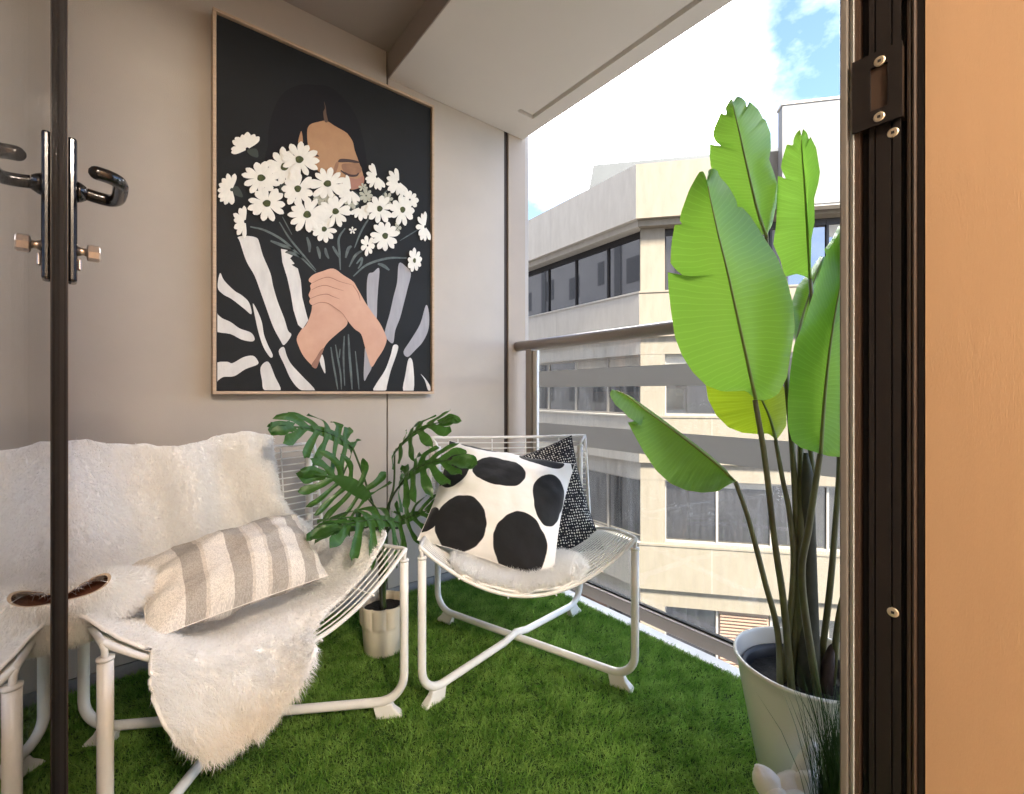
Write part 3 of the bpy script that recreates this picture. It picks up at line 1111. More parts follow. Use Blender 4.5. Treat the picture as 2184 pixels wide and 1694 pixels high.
P1, A1 = (0.274, 1.186, 0.006), R(9.7)
P2, A2_ = (0.929, 1.051, 0.006), R(-32.0)
chair1 = chair_proto(P1, A1, 'white wire lounge chair draped in sheepskin next to the glass door')
chair2 = copy_tree(chair1)
chair2.location = P2
chair2.rotation_euler = (0, 0, A2_)
chair2['label'] = 'white wire lounge chair with two dotted cushions in front of the railing'


def to_world(p, P_, a):
    p = np.asarray(p, float)
    c, s = math.cos(a), math.sin(a)
    out = np.empty_like(p)
    out[..., 0] = P_[0] + c * p[..., 0] - s * p[..., 1]
    out[..., 1] = P_[1] + s * p[..., 0] + c * p[..., 1]
    out[..., 2] = P_[2] + p[..., 2]
    return out


# ------------------------------------------------------------------ fur
def hair_mesh(name, verts, faces, n, length, width, m, parent, flow=(0, 0, -0.3), spread=0.6, lift=1.0, len_fn=None, tone_fn=None, flip=False, mask=None, curl=0.3, seed=1, tuft_amt=0.7):
    g = np.random.default_rng(seed)
    V = np.asarray(verts, float)
    T = []
    for q in faces:
        for k_ in range(1, len(q) - 1):
            T.append((q[0], q[k_], q[k_ + 1]))
    T = np.array(T)
    a, b, c = V[T[:, 0]], V[T[:, 1]], V[T[:, 2]]
    N = np.cross(b - a, c - a)
    ar = np.linalg.norm(N, axis=1)
    N = N / np.maximum(ar[:, None], 1e-12)
    if flip:
        N = -N
    pr = ar.copy()
    if mask is not None:
        pr = pr * mask((a + b + c) / 3)
    idx = g.choice(len(T), n, p=pr / pr.sum())
    r1, r2 = g.random(n), g.random(n)
    s = np.sqrt(r1)
    root = a[idx] * (1 - s)[:, None] + b[idx] * (s * (1 - r2))[:, None] + c[idx] * (s * r2)[:, None]
    nn = N[idx]
    # tufts: neighbours lean the same way
    cell = np.floor(root / 0.013 + 0.35 * np.sin(root[:, ::-1] * 37.0) + 0.3 * np.sin(root[:, [1, 2, 0]] * 91.0)).astype(np.int64)
    hsh = (cell[:, 0] * 73856093) ^ (cell[:, 1] * 19349663) ^ (cell[:, 2] * 83492791)
    tuft = np.stack([((hsh * (2 * k_ + 3)) % 10007) / 10007.0 - 0.5 for k_ in range(3)], 1) * tuft_amt
    tuft += np.stack([np.sin(root[:, 0] * 21 + root[:, 2] * 17 + 2 * k_ + 2 * np.sin(root[:, 1] * 13 + k_)) for k_ in range(3)], 1) * 0.18
    fl = np.asarray(flow, float)
    d = nn * lift + fl + tuft + g.normal(0, spread * 0.5, (n, 3))
    d /= np.linalg.norm(d, axis=1, keepdims=True)
    L = length * (0.6 + 0.6 * g.random(n))
    if len_fn is not None:
        L = L * len_fn(root)
    bend = g.normal(0, curl, (n, 3)) + fl * 0.5
    p1 = root + d * (L * 0.5)[:, None]
    d2 = d + bend
    d2 /= np.linalg.norm(d2, axis=1, keepdims=True)
    p2 = p1 + d2 * (L * 0.5)[:, None]
    side = np.cross(d, g.normal(0, 1, (n, 3)))
    side /= np.maximum(np.linalg.norm(side, axis=1, keepdims=True), 1e-9)
    w = (width * (0.7 + 0.6 * g.random(n)))[:, None] * 0.5
    verts_ = np.stack([root - side * w, root + side * w, p1 - side * w * 0.85, p1 + side * w * 0.85, p2], 1).reshape(-1, 3)
    base = (np.arange(n) * 5)[:, None]
    quads = base + np.array([[0, 1, 3, 2]])
    tris = base + np.array([[2, 3, 4]])
    me = bpy.data.meshes.new(name)
    off = OFF.get(parent.name, np.zeros(3)) if parent is not None else np.zeros(3)
    me.vertices.add(n * 5)
    me.vertices.foreach_set('co', (verts_ - off).astype(np.float32).ravel())
    me.loops.add(n * 7)
    li = np.concatenate([quads, tris], 1).ravel().astype(np.int32)
    me.loops.foreach_set('vertex_index', li)
    me.polygons.add(n * 2)
    ls = np.empty((n, 2), np.int32)
    ls[:, 0] = np.arange(n) * 7
    ls[:, 1] = np.arange(n) * 7 + 4
    me.polygons.foreach_set('loop_start', ls.ravel())
    me.polygons.foreach_set('use_smooth', np.ones(n * 2, bool))
    me.materials.append(m)
    tone = g.random(n) if tone_fn is None else np.clip(tone_fn(root) + g.normal(0, 0.16, n), 0, 1)
    at = me.attributes.new('tone', 'FLOAT', 'POINT')
    at.data.foreach_set('value', np.repeat(tone, 5).astype(np.float32))
    me.update(calc_edges=True)
    o = bpy.data.objects.new(name, me)
    C.objects.link(o)
    if parent is not None:
        o.parent = parent
        OFF[o.name] = off
    o['kind'] = 'stuff'
    return o


def fbm(x, y, z=0.0, s=1.0):
    return mnoise.fractal(Vector((x * s, y * s, z * s)), 0.9, 2.0, 4)


# --- big sheepskin over chair 1
WK = [-0.001, 0.03, 0.055, 0.07, 0.085, 0.105, 0.13, 0.45, 0.52, 0.60, 0.68, 0.75, 0.85, 1.06]
UR = [0.15, 0.30, 0.42, 0.60, 0.80, 0.95, 1.04, 1.05, 1.00, 0.95, 0.86, 0.62, 0.57, 0.55]
UL = [-0.77, -0.86, -0.93, -0.97, -1.0, -1.03, -1.06, -1.06, -1.06, -1.06, -1.06, -1.05, -1.04, -1.03]
NU, NV, NH = 66, 92, 26
rows = []
for j in range(NH):                       # front flap, bottom row first
    h = 1 - j / NH                        # 1 bottom .. 0 rim
    ul = -0.77 - 0.05 * math.sin(h * 2.6)
    ur = 0.15 - 0.05 * h
    row = []
    for i in range(NU + 1):
        t = i / NU
        u = ul + (ur - ul) * t
        base = shell(u, 0.0, 0.026)
        # hang: over the rim, then down; shorter towards the sides
        ln = float(np.interp(t, [0, .04, .12, .28, .45, .6, .75, .9, 1], [.075, .115, .155, .176, .158, .135, .098, .052, .012])) + 0.012 * fbm(u * 4, 7)
        dd = h * ln
        out = -0.034 * math.sin(min(1, dd / 0.06) * math.pi / 2) - 0.05 * h
        row.append(np.array([base[0], base[1] + out - 0.015 * fbm(u * 3, h * 2), base[2] - dd + 0.012 * (1 - math.exp(-dd * 40)) * 0]))
    rows.append(row)
for j in range(NV + 1):
    w0_ = -0.001 + (1.06) * j / NV
    w = w0_
    ul, ur = np.interp(w, WK, UL), np.interp(w, WK, UR)
    row = []
    for i in range(NU + 1):
        t = i / NU
        w = w0_ * (1 - 0.012 + 0.012 * math.sin(t * 9.0 + 0.6) * w0_ ** 3 + 0.012 * fbm(t * 5, 1.7) * w0_ ** 3)
        u = ul + (ur - ul) * t + 0.02 * fbm(w * 6, 3.3) * (1 if t in (0, 1) else 0)
        th = 0.020 + 0.014 * fbm(u * 2.5, w * 3.5, 2.0)
        # drape folds running down the back
        if w > 0.5:
            th += 0.066 * math.sin(u * 8.0 + w * 4.0 + 0.8 * math.sin(u * 3)) * min(0.5, (w - 0.5) * 2.2) * (1.0 if w < 0.9 else max(0.2, 1 - (w - 0.9) * 6)) + 0.016
        # thick rolled edge at the right of the back, where the hide folds over
        edge_r = max(0.0, 1 - (1 - t) / 0.10)
        if 0.5 < w < 0.78:
            th += 0.030 * math.sin(edge_r * math.pi * 0.7)
        th *= (1.0 - 0.45 * max(0, edge_r - 0.5))
        # puffed folds in the seat
        if 0.05 < w < 0.35:
            th += 0.012 * math.sin(u * 7 + 1.0) * math.sin((w - 0.05) / 0.30 * math.pi)
        if -0.01 < w < 0.22:
            th += 0.030 * math.sin((w + 0.01) / 0.23 * math.pi) * max(0.0, 1 - abs(u + 0.1) / 0.75)
        row.append(shell(u, w, max(0.008, th)))
    rows.append(row)
NR = len(rows) - 1
gv = to_world(np.array(rows).reshape(-1, 3), P1, A1)
gf = grid_faces(NR, NU)
# backside so that the hide has thickness
throw = thing('sheepskin_throw', 'large white sheepskin throw spread over the chair by the glass door', 'throw', (P1[0], P1[1] + 0.2, 0.45))
hide = mesh_obj('hide', gv, gf, MAT['fur_base'], throw, smooth=True)
so = hide.modifiers.new('solid', 'SOLIDIFY')
so.thickness = 0.006
so.offset = -1


def fur_nrm_check(v_, f_, toward):
    a_, b_, c_ = (np.array(v_[f_[len(f_) // 2][k_]]) for k_ in range(3))
    return np.dot(np.cross(b_ - a_, c_ - a_), toward - a_) < 0


flipF = fur_nrm_check(gv, gf, np.array([0.3, 0.3, 1.6]))


def loc_of(root):
    r_ = root - np.array([P1[0], P1[1], P1[2]])
    c, s = math.cos(-A1), math.sin(-A1)
    return np.stack([c * r_[:, 0] - s * r_[:, 1], s * r_[:, 0] + c * r_[:, 1], r_[:, 2]], 1)


def len1(root):
    l = loc_of(root)
    flap = np.clip((0.02 - l[:, 1]) / 0.05, 0, 1)
    return 0.45 + 0.60 * flap


def tone1(root):
    l = loc_of(root)
    flap = np.clip((0.01 - l[:, 1]) / 0.05, 0, 1) * np.clip((0.33 - l[:, 2]) / 0.08, 0, 1)
    return 0.03 + 0.60 * flap + 0.08 * np.clip((l[:, 0] - 0.24) / 0.08, 0, 1)


hair_mesh('fur', gv, gf, 260000, 0.027, 0.0011, MAT['fur_white'], hide, flow=(0.0, -0.15, -0.75), spread=0.55, tuft_amt=0.85, curl=0.45, len_fn=len1, tone_fn=tone1, flip=flipF, seed=11)

# folded-over left corner of the hide: a fur roll open towards us with the brown skin side inside
RC = atd(238, 1282, 1.02)
ax = CAM - RC
ax = ax / np.linalg.norm(ax)
sidev = np.cross(ax, UP)
sidev = -sidev / np.linalg.norm(sidev)
upv = np.cross(ax, sidev)
if upv[2] < 0:
    upv = -upv
ring = []
nrg, nsg = 16, 40
for i in range(nrg + 1):
    t = i / nrg
    cpos = RC + ax * (-0.07 + 0.13 * t) - sidev * (0.035 * t)
    ra = 0.092 * math.sin(min(1, 0.25 + t * 0.9) * math.pi / 2) * (1 - 0.12 * max(0, t - 0.7) / 0.3)
    rb = 0.056 * math.sin(min(1, 0.25 + t * 0.9) * math.pi / 2) * (1 - 0.12 * max(0, t - 0.7) / 0.3)
    for k_ in range(nsg):
        a_ = 2 * math.pi * k_ / nsg
        wob = 1 + 0.07 * math.sin(3 * a_ + 1.0) + 0.05 * math.sin(2 * a_ + t * 3)
        ring.append(cpos + sidev * (math.cos(a_) * ra * wob) + upv * (math.sin(a_) * rb * wob + 0.02 * math.cos(a_)))
rfaces = []
for i in range(nrg):
    for k_ in range(nsg):
        k2 = (k_ + 1) % nsg
        rfaces.append((i * nsg + k_, i * nsg + k2, (i + 1) * nsg + k2, (i + 1) * nsg + k_))
# rim rolls in to the opening, then the leather-lined pocket
oc = atd(181, 1256, 0.905)
cent = sum(ring[nrg * nsg:(nrg + 1) * nsg]) / nsg
rim2, rim3, poc = [], [], []
for k_ in range(nsg):
    p = ring[nrg * nsg + k_]
    a_ = 2 * math.pi * k_ / nsg
    o_ = oc + sidev * (math.cos(a_) * 0.034) + upv * (math.sin(a_) * 0.0115 * (1 + 0.55 * math.cos(a_)) + 0.011 * math.cos(a_))
    rim2.append(o_ + (o_ - oc) * 0.16 + ax * 0.005)
    rim3.append(o_ + ax * 0.002)
    poc.append(o_ - ax * 0.06)
b0 = len(ring)
allv = ring + rim2
outer_f = list(rfaces)
for k_ in range(nsg):
    k2 = (k_ + 1) % nsg
    outer_f.append((nrg * nsg + k_, nrg * nsg + k2, b0 + k2, b0 + k_))
outer_f.append(tuple(range(nsg))[::-1])
roll = mesh_obj('fur_fold', allv, outer_f, MAT['fur_base'], throw, smooth=True)
tag(roll, 'rolled fold of the sheepskin open to its brown leather side')
vin = rim2 + rim3
fin = [(k_, (k_ + 1) % nsg, nsg + (k_ + 1) % nsg, nsg + k_) for k_ in range(nsg)]
mesh_obj('fold_edge', vin, fin, MAT['suede_edge'], roll, smooth=True)
vin = rim3 + poc
fin = fin + [tuple(nsg + k_ for k_ in range(nsg))]
mesh_obj('fold_lining', vin, fin, MAT['leather'], roll, smooth=True)
cc = np.mean(np.array(ring), 0)
fx = np.array(allv)
tri0 = outer_f[len(rfaces) // 2]
nn0 = np.cross(fx[tri0[1]] - fx[tri0[0]], fx[tri0[2]] - fx[tri0[0]])
fl0 = np.dot(nn0, fx[tri0[0]] - cc) < 0
hair_mesh('fur', allv, outer_f[:-1], 26000, 0.020, 0.0011, MAT['fur_bright'], roll, flow=(0, -0.05, -0.2), spread=0.8, tone_fn=lambda r_: np.full(len(r_), 0.1), flip=fl0, seed=5)

# --- small fur pad on chair 2
rows = []
NU2, NV2 = 40, 26
for j in range(NV2 + 1):
    w = -0.004 + 0.36 * j / NV2
    row = []
    hw_l = np.interp(w, [-0.01, 0.05, 0.2, 0.36], [-0.62, -0.74, -0.72, -0.6])
    hw_r = np.interp(w, [-0.01, 0.05, 0.2, 0.36], [0.42, 0.56, 0.58, 0.5])
    for i in range(NU2 + 1):
        t = i / NU2
        u = hw_l + (hw_r - hw_l) * t
        e_ = min(1, min(t, 1 - t) / 0.12, (j + 1.5) / 5)
        row.append(shell(u, w, 0.006 + 0.018 * math.sqrt(e_) + 0.006 * fbm(u * 5, w * 9)))
    rows.append(row)
pv = to_world(np.array(rows).reshape(-1, 3), P2, A2_)
pf = grid_faces(NV2, NU2)
pad = thing('fur_seat_pad', 'small white fur pad under the dotted cushions', 'seat pad', (P2[0] + 0.05, P2[1] + 0.1, 0.35))
padm = mesh_obj('pad', pv, pf, MAT['fur_base'], pad, smooth=True)
so = padm.modifiers.new('solid', 'SOLIDIFY')
so.thickness = 0.008
so.offset = -1
hair_mesh('fur', pv, pf, 60000, 0.028, 0.0012, MAT['fur_bright'], padm, flow=(-0.15, -0.30, 0.15), spread=0.7, tuft_amt=1.3, flip=fur_nrm_check(pv, pf, np.array([0.3, 0.3, 1.6])), tone_fn=lambda r_: np.full(len(r_), 0.15), seed=6)


# ------------------------------------------------------------------ cushions
def set_uv(o, uvs):
    me = o.data
    ul = me.uv_layers.new(name='UVMap')
    li = np.empty(len(me.loops), np.int32)
    me.loops.foreach_get('vertex_index', li)
    ul.data.foreach_set('uv', np.asarray(uvs, np.float32)[li].ravel())


def cushion(name, label, corners, thick, m, n=44, group=None, wr=0.006, pinch=0.07, seed=0, toward=None):
    """corners: BL, BR, TR, TL in world space; two sewn panels"""
    BL, BR, TR, TL = [np.array(c, float) for c in corners]
    cen = (BL + BR + TR + TL) / 4
    nrm = np.cross(BR - BL, TL - BL)
    nrm /= np.linalg.norm(nrm)
    if np.dot(nrm, CAM - cen) < 0:
        nrm = -nrm
    th = thing(name, label, 'cushion', cen - nrm * 0.0, group)
    V, Fc, UV = [], [], []
    for sgn in (1, -1):
        base = len(V)
        for i in range(n + 1):
            for j in range(n + 1):
                a, b = 2 * i / n - 1, 2 * j / n - 1
                # edges draw in between the corners, corners stay pointed
                aa = a * (1 - pinch * (1 - b * b) * abs(a) ** 1.5)
                bb = b * (1 - pinch * (1 - a * a) * abs(b) ** 1.5)
                s, t = (aa + 1) / 2, (bb + 1) / 2
                p = BL * (1 - s) * (1 - t) + BR * s * (1 - t) + TR * s * t + TL * (1 - s) * t
                prof_ = ((1 - a * a) ** 0.55) * ((1 - b * b) ** 0.55)
                d = thick * prof_ * (1.0 if sgn > 0 else 0.75)
                ed = min(1, 3 * (1 - max(abs(a), abs(b))))
                wrk = wr * fbm(a * 2.2 + seed, b * 2.2, seed) + wr * 0.8 * math.sin(9 * math.atan2(b, a) + 3 * fbm(a, b, seed)) * (1 - ed) * (0.3 + 0.7 * min(1, (1 - max(abs(a), abs(b))) * 12))
                V.append(p + nrm * sgn * (d + (wrk if (abs(a) < 1 and abs(b) < 1) else 0)))
                UV.append(((a + 1) / 2, (b + 1) / 2))
        ff = grid_faces(n, n, base)
        if sgn < 0:
            ff = [q[::-1] for q in ff]
        Fc += ff
    # outward orientation
    mm = n // 2 * n + n // 2
    q = Fc[mm]
    if np.dot(np.cross(V[q[1]] - V[q[0]], V[q[2]] - V[q[0]]), nrm) < 0:
        Fc = [x[::-1] for x in Fc]
    cov = mesh_obj('cover', V, Fc, m, th, smooth=True)
    set_uv(cov, UV)
    # piped seam along the sewn edge
    seam = []
    idx = [(i, 0) for i in range(n)] + [(n, j) for j in range(n)] + [(i, n) for i in range(n, 0, -1)] + [(0, j) for j in range(n, 0, -1)]
    for (i, j) in idx:
        seam.append(V[i * (n + 1) + j])
    seam += [seam[0], seam[1]]
    tube('seam', seam, 0.0013, m, cov, seg=6, caps=False)
    return th


def inv_bil(p, BL, BR, TR, TL):
    s, t = 0.5, 0.5
    BL, BR, TR, TL, p = [np.array(q, float) for q in (BL, BR, TR, TL, p)]
    for _ in range(20):
        f_ = BL * (1 - s) * (1 - t) + BR * s * (1 - t) + TR * s * t + TL * (1 - s) * t - p
        ds = (BR - BL) * (1 - t) + (TR - TL) * t
        dt = (TL - BL) * (1 - s) + (TR - BR) * s
        J = np.array([ds, dt]).T
        d = np.linalg.solve(J, -f_)
        s, t = s + d[0], t + d[1]
    return s, t


def dot_mat(name, dots, white, black):
    m = bpy.data.materials.new(name)
    m.use_nodes = True
    t, p = nodes_of(m)
    uv = t.nodes.new('ShaderNodeUVMap')
    nz_ = t.nodes.new('ShaderNodeTexNoise')
    nz_.inputs['Scale'].default_value = 5
    t.links.new(uv.outputs['UV'], nz_.inputs['Vector'])
    wv_ = t.nodes.new('ShaderNodeVectorMath')
    wv_.operation = 'MULTIPLY_ADD'
    t.links.new(nz_.outputs['Color'], wv_.inputs[0])
    wv_.inputs[1].default_value = (0.05, 0.05, 0)
    t.links.new(uv.outputs['UV'], wv_.inputs[2])
    acc = None
    for (a, b, ra, rb) in dots:
        mpn = t.nodes.new('ShaderNodeMapping')
        mpn.inputs['Location'].default_value = (-(a + 0.025) / ra, -(b + 0.025) / rb, 0)
        mpn.inputs['Scale'].default_value = (1 / ra, 1 / rb, 0)
        t.links.new(wv_.outputs[0], mpn.inputs['Vector'])
        ln = t.nodes.new('ShaderNodeVectorMath')
        ln.operation = 'LENGTH'
        t.links.new(mpn.outputs['Vector'], ln.inputs[0])
        if acc is None:
            acc = ln.outputs['Value']
        else:
            mn = t.nodes.new('ShaderNodeMath')
            mn.operation = 'MINIMUM'
            t.links.new(acc, mn.inputs[0])
            t.links.new(ln.outputs['Value'], mn.inputs[1])
            acc = mn.outputs[0]
    mrr = t.nodes.new('ShaderNodeMapRange')
    mrr.inputs['From Min'].default_value = 0.985
    mrr.inputs['From Max'].default_value = 1.01
    t.links.new(acc, mrr.inputs['Value'])
    mxn = t.nodes.new('ShaderNodeMix')
    mxn.data_type = 'RGBA'
    mxn.inputs[6].default_value = (*black, 1)
    mxn.inputs[7].default_value = (*white, 1)
    t.links.new(mrr.outputs[0], mxn.inputs[0])
    t.links.new(mxn.outputs[2], p.inputs['Base Color'])
    p.inputs['Roughness'].default_value = 0.9
    p.inputs['Sheen Weight'].default_value = 0.15
    co = t.nodes.new('ShaderNodeTexCoord')
    n2 = t.nodes.new('ShaderNodeTexNoise')
    n2.inputs['Scale'].default_value = 16
    n2.inputs['Detail'].default_value = 4
    t.links.new(co.outputs['Object'], n2.inputs['Vector'])
    b_ = t.nodes.new('ShaderNodeBump')
    b_.inputs['Strength'].default_value = 0.35
    b_.inputs['Distance'].default_value = 0.01
    t.links.new(n2.outputs['Fac'], b_.inputs['Height'])
    t.links.new(b_.outputs['Normal'], p.inputs['Normal'])
    return m


zc = [(75, 640), (800, 855), (915, 232), (222, 100)]       # BL BR TR TL in one enlargement of the photograph
raw = [(495, 338, .198, .155), (297, 590, .190, .220), (618, 690, .200, .215), (772, 465, .135, .215), (232, 290, .15, .20), (110, 545, .09, .11), (735, 225, .17, .085), (395, 140, .16, .07), (222, 100, .06, .08),
       (915, 236, .03, .06), (800, 850, .05, .03)]
dots = [(*inv_bil((x, y), *zc), ra, rb) for (x, y, ra, rb) in raw]
dm = dot_mat('big_dots', dots, (0.90, 0.88, 0.85), (0.0075, 0.0075, 0.009))
sd_m = bpy.data.materials.new('small_dots')
sd_m.use_nodes = True
t, p = nodes_of(sd_m)
uv = t.nodes.new('ShaderNodeUVMap')
vo = t.nodes.new('ShaderNodeTexVoronoi')
vo.inputs['Scale'].default_value = 42
vo.inputs['Randomness'].default_value = 0.3
t.links.new(uv.outputs['UV'], vo.inputs['Vector'])
mrr = t.nodes.new('ShaderNodeMapRange')
mrr.inputs['From Min'].default_value = 0.31
mrr.inputs['From Max'].default_value = 0.26
t.links.new(vo.outputs['Distance'], mrr.inputs['Value'])
mxn = t.nodes.new('ShaderNodeMix')
mxn.data_type = 'RGBA'
mxn.inputs[6].default_value = (0.010, 0.010, 0.014, 1)
mxn.inputs[7].default_value = (0.80, 0.76, 0.68, 1)
t.links.new(mrr.outputs[0], mxn.inputs[0])
t.links.new(mxn.outputs[2], p.inputs['Base Color'])
p.inputs['Roughness'].default_value = 0.9

cushion('small_dot_cushion', 'black cushion with small white dots behind the large-dot cushion', [atd(1048, 1222, 1.70), atd(1288, 1172, 1.80), atd(1219, 929, 1.955), atd(985, 1010, 1.93)], 0.062, sd_m, seed=3)
cushion('large_dot_cushion', 'white cushion with large black dots on the chair by the railing', [atd(890, 1152, 1.545), atd(1180, 1254, 1.49), atd(1226, 990, 1.75), atd(958, 940, 1.83)], 0.088, dm, seed=8, wr=0.009)

st_m = bpy.data.materials.new('striped_weave')
st_m.use_nodes = True
t, p = nodes_of(st_m)
uv = t.nodes.new('ShaderNodeUVMap')
sx = t.nodes.new('ShaderNodeSeparateXYZ')
t.links.new(uv.outputs['UV'], sx.inputs[0])
cr_ = t.nodes.new('ShaderNodeValToRGB')
cr_.color_ramp.interpolation = 'CONSTANT'
E = cr_.color_ramp.elements
cream, greige, pale = (0.86, 0.80, 0.72, 1), (0.50, 0.45, 0.39, 1), (0.74, 0.67, 0.58, 1)
stops = [(0.0, cream), (0.165, greige), (0.265, pale), (0.285, cream), (0.405, greige), (0.505, pale), (0.525, cream), (0.60, pale), (0.625, greige), (0.72, pale), (0.74, cream), (0.835, greige), (0.93, cream)]
E[0].position = 0.0
E[0].color = stops[0][1]
E[1].position = stops[1][0]
E[1].color = stops[1][1]
for q, c in stops[2:]:
    e_ = E.new(q)
    e_.color = c
t.links.new(sx.outputs['X'], cr_.inputs['Fac'])
mpn = t.nodes.new('ShaderNodeMapping')
mpn.inputs['Scale'].default_value = (170, 110, 1)
t.links.new(uv.outputs['UV'], mpn.inputs['Vector'])
vo = t.nodes.new('ShaderNodeTexVoronoi')
vo.inputs['Scale'].default_value = 1.0
t.links.new(mpn.outputs['Vector'], vo.inputs['Vector'])
mrr = t.nodes.new('ShaderNodeMapRange')
mrr.inputs['From Max'].default_value = 0.8
mrr.inputs['To Min'].default_value = 1.10
mrr.inputs['To Max'].default_value = 0.74
t.links.new(vo.outputs['Distance'], mrr.inputs['Value'])
mm_ = t.nodes.new('ShaderNodeMix')
mm_.data_type = 'RGBA'
mm_.blend_type = 'MULTIPLY'
mm_.inputs[0].default_value = 1.0
t.links.new(cr_.outputs['Color'], mm_.inputs[6])
t.links.new(mrr.outputs[0], mm_.inputs[7])
t.links.new(mm_.outputs[2], p.inputs['Base Color'])
b_ = t.nodes.new('ShaderNodeBump')
b_.inputs['Strength'].default_value = 0.6
b_.inputs['Distance'].default_value = 0.002
b_.invert = True
t.links.new(vo.outputs['Distance'], b_.inputs['Height'])
t.links.new(b_.outputs['Normal'], p.inputs['Normal'])
p.inputs['Roughness'].default_value = 0.95
cushion('striped_cushion', 'oblong woven cushion with cream and greige stripes lying on the sheepskin', [atd(312, 1368, 0.97), atd(700, 1228, 1.30), atd(632, 1098, 1.46), atd(282, 1205, 1.11)], 0.095, st_m, seed=15, wr=0.012, pinch=0.035)


# ------------------------------------------------------------------ bird of paradise plant
def z1(x, y):
    return 1274 + .43 * x, 182 + .43 * y


def z3(x, y):
    return 1274 + .43 * x, 667.5 + .43 * y


def resample(pts, n):
    P_ = np.array(pts, float)
    s = np.concatenate([[0], np.cumsum(np.linalg.norm(np.diff(P_, axis=0), axis=1))])
    t_ = np.linspace(0, s[-1], n)
    return np.stack([np.interp(t_, s, P_[:, k_]) for k_ in range(P_.shape[1])], 1)


def big_leaf(plant, mid, left, right, d_base, d_tip, m, curl_l=0.05, curl_r=0.05, rib=True, cup=0.0, n=72, mcols=9, ripple=0.0016, label=None, rib_r=0.0042):
    """mid: midrib from base to tip, left/right: outlines from base to tip, all in pixels"""
    Mp = resample(catmull(mid, 8), n)
    Lp, Rp = resample(left, n), resample(right, n)
    V, UVs, Fc = [], [], []
    for sgn, O, curl in ((-1, Lp, curl_l), (1, Rp, curl_r)):
        base = len(V)
        for i in range(n):
            s = i / (n - 1)
            d0 = d_base + (d_tip - d_base) * s + cup * math.sin(s * math.pi)
            for j in range(mcols + 1):
                c_ = j / mcols
                q = Mp[i] * (1 - c_) + O[i] * c_
                dd = d0 + curl * c_ ** 1.6 + ripple * math.sin(s * 42 * 2 * math.pi * 0.5 + c_ * 2) * c_ * (1 - 0.3 * c_) + 0.012 * c_ * fbm(s * 3, sgn * 4 + d_base)
                V.append(atd(q[0], q[1], dd))
                UVs.append((c_ * 0.5, s))
        Fc += grid_faces(n - 1, mcols, base)
    lf = mesh_obj('leaf', V, Fc, m, plant, smooth=True)
    set_uv(lf, UVs)
    if label:
        lf['label'] = label
    if rib:
        pts = [atd(Mp[i][0], Mp[i][1], d_base + (d_tip - d_base) * i / (n - 1) + cup * math.sin(i / (n - 1) * math.pi) - 0.002) for i in range(0, n, 3)]
        r_ = np.linspace(rib_r, 0.0012, len(pts))
        tube('midrib', pts, r_, MAT['midrib'], lf, seg=8)
    return lf


POT = np.array([1.262, 0.417, 0.0])
plant = thing('bird_of_paradise_plant', 'tall potted plant with large paddle-shaped bright green leaves beside the door frame', 'plant', (POT[0], POT[1], 0.2))
PL, PY = MAT['paradise_leaf'], MAT['paradise_leaf_yellow']
# A: big front leaf
mid = [z1(785, 1557), z1(740, 1350), z1(680, 1080), z1(640, 900), z1(600, 740), z1(560, 560), z1(543, 470)]
left = [z1(785, 1557), z1(768, 1543), z1(740, 1515), z1(690, 1518), z1(620, 1520), z1(540, 1490), z1(470, 1420), z1(420, 1340), z1(385, 1250), z1(365, 1120), z1(352, 1000), z1(349, 927), z1(445, 960), z1(385, 912), z1(362, 880), z1(368, 780), z1(384, 690), z1(424, 693), z1(408, 670), z1(415, 630), z1(455, 520), z1(490, 455), z1(514, 420), z1(530, 430), z1(543, 470)]
right = [z1(785, 1557), z1(820, 1566), z1(860, 1555), z1(900, 1530), z1(940, 1450), z1(965, 1300), z1(980, 1200), z1(970, 1080), z1(940, 960), z1(890, 850), z1(830, 760), z1(760, 650), z1(712, 598), z1(696, 612), z1(690, 570), z1(650, 500), z1(603, 450), z1(598, 425), z1(575, 411), z1(548, 418), z1(543, 470)]
big_leaf(plant, mid, left, right, 1.03, 0.95, PL, curl_l=0.05, curl_r=0.07, cup=0.02)
# B: tall back leaf
mid = [z1(838, 748), z1(800, 640), z1(770, 520), z1(735, 370), z1(705, 235), z1(680, 130), z1(672, 80)]
left = [z1(838, 748), z1(800, 735), z1(740, 690), z1(690, 630), z1(630, 560), z1(585, 470), z1(562, 400), z1(557, 350), z1(557, 292), z1(613, 301), z1(588, 283), z1(572, 250), z1(580, 210), z1(612, 137), z1(640, 148), z1(635, 112), z1(655, 76), z1(672, 62), z1(672, 80)]
right = [z1(838, 748), z1(868, 690), z1(888, 590), z1(896, 500), z1(875, 430), z1(852, 370), z1(862, 310), z1(860, 240), z1(833, 166), z1(826, 172), z1(800, 122), z1(756, 80), z1(742, 112), z1(735, 80), z1(715, 60), z1(690, 55), z1(672, 80)]
big_leaf(plant, mid, left, right, 1.20, 1.17, PL, curl_l=0.04, curl_r=0.09, cup=-0.02)
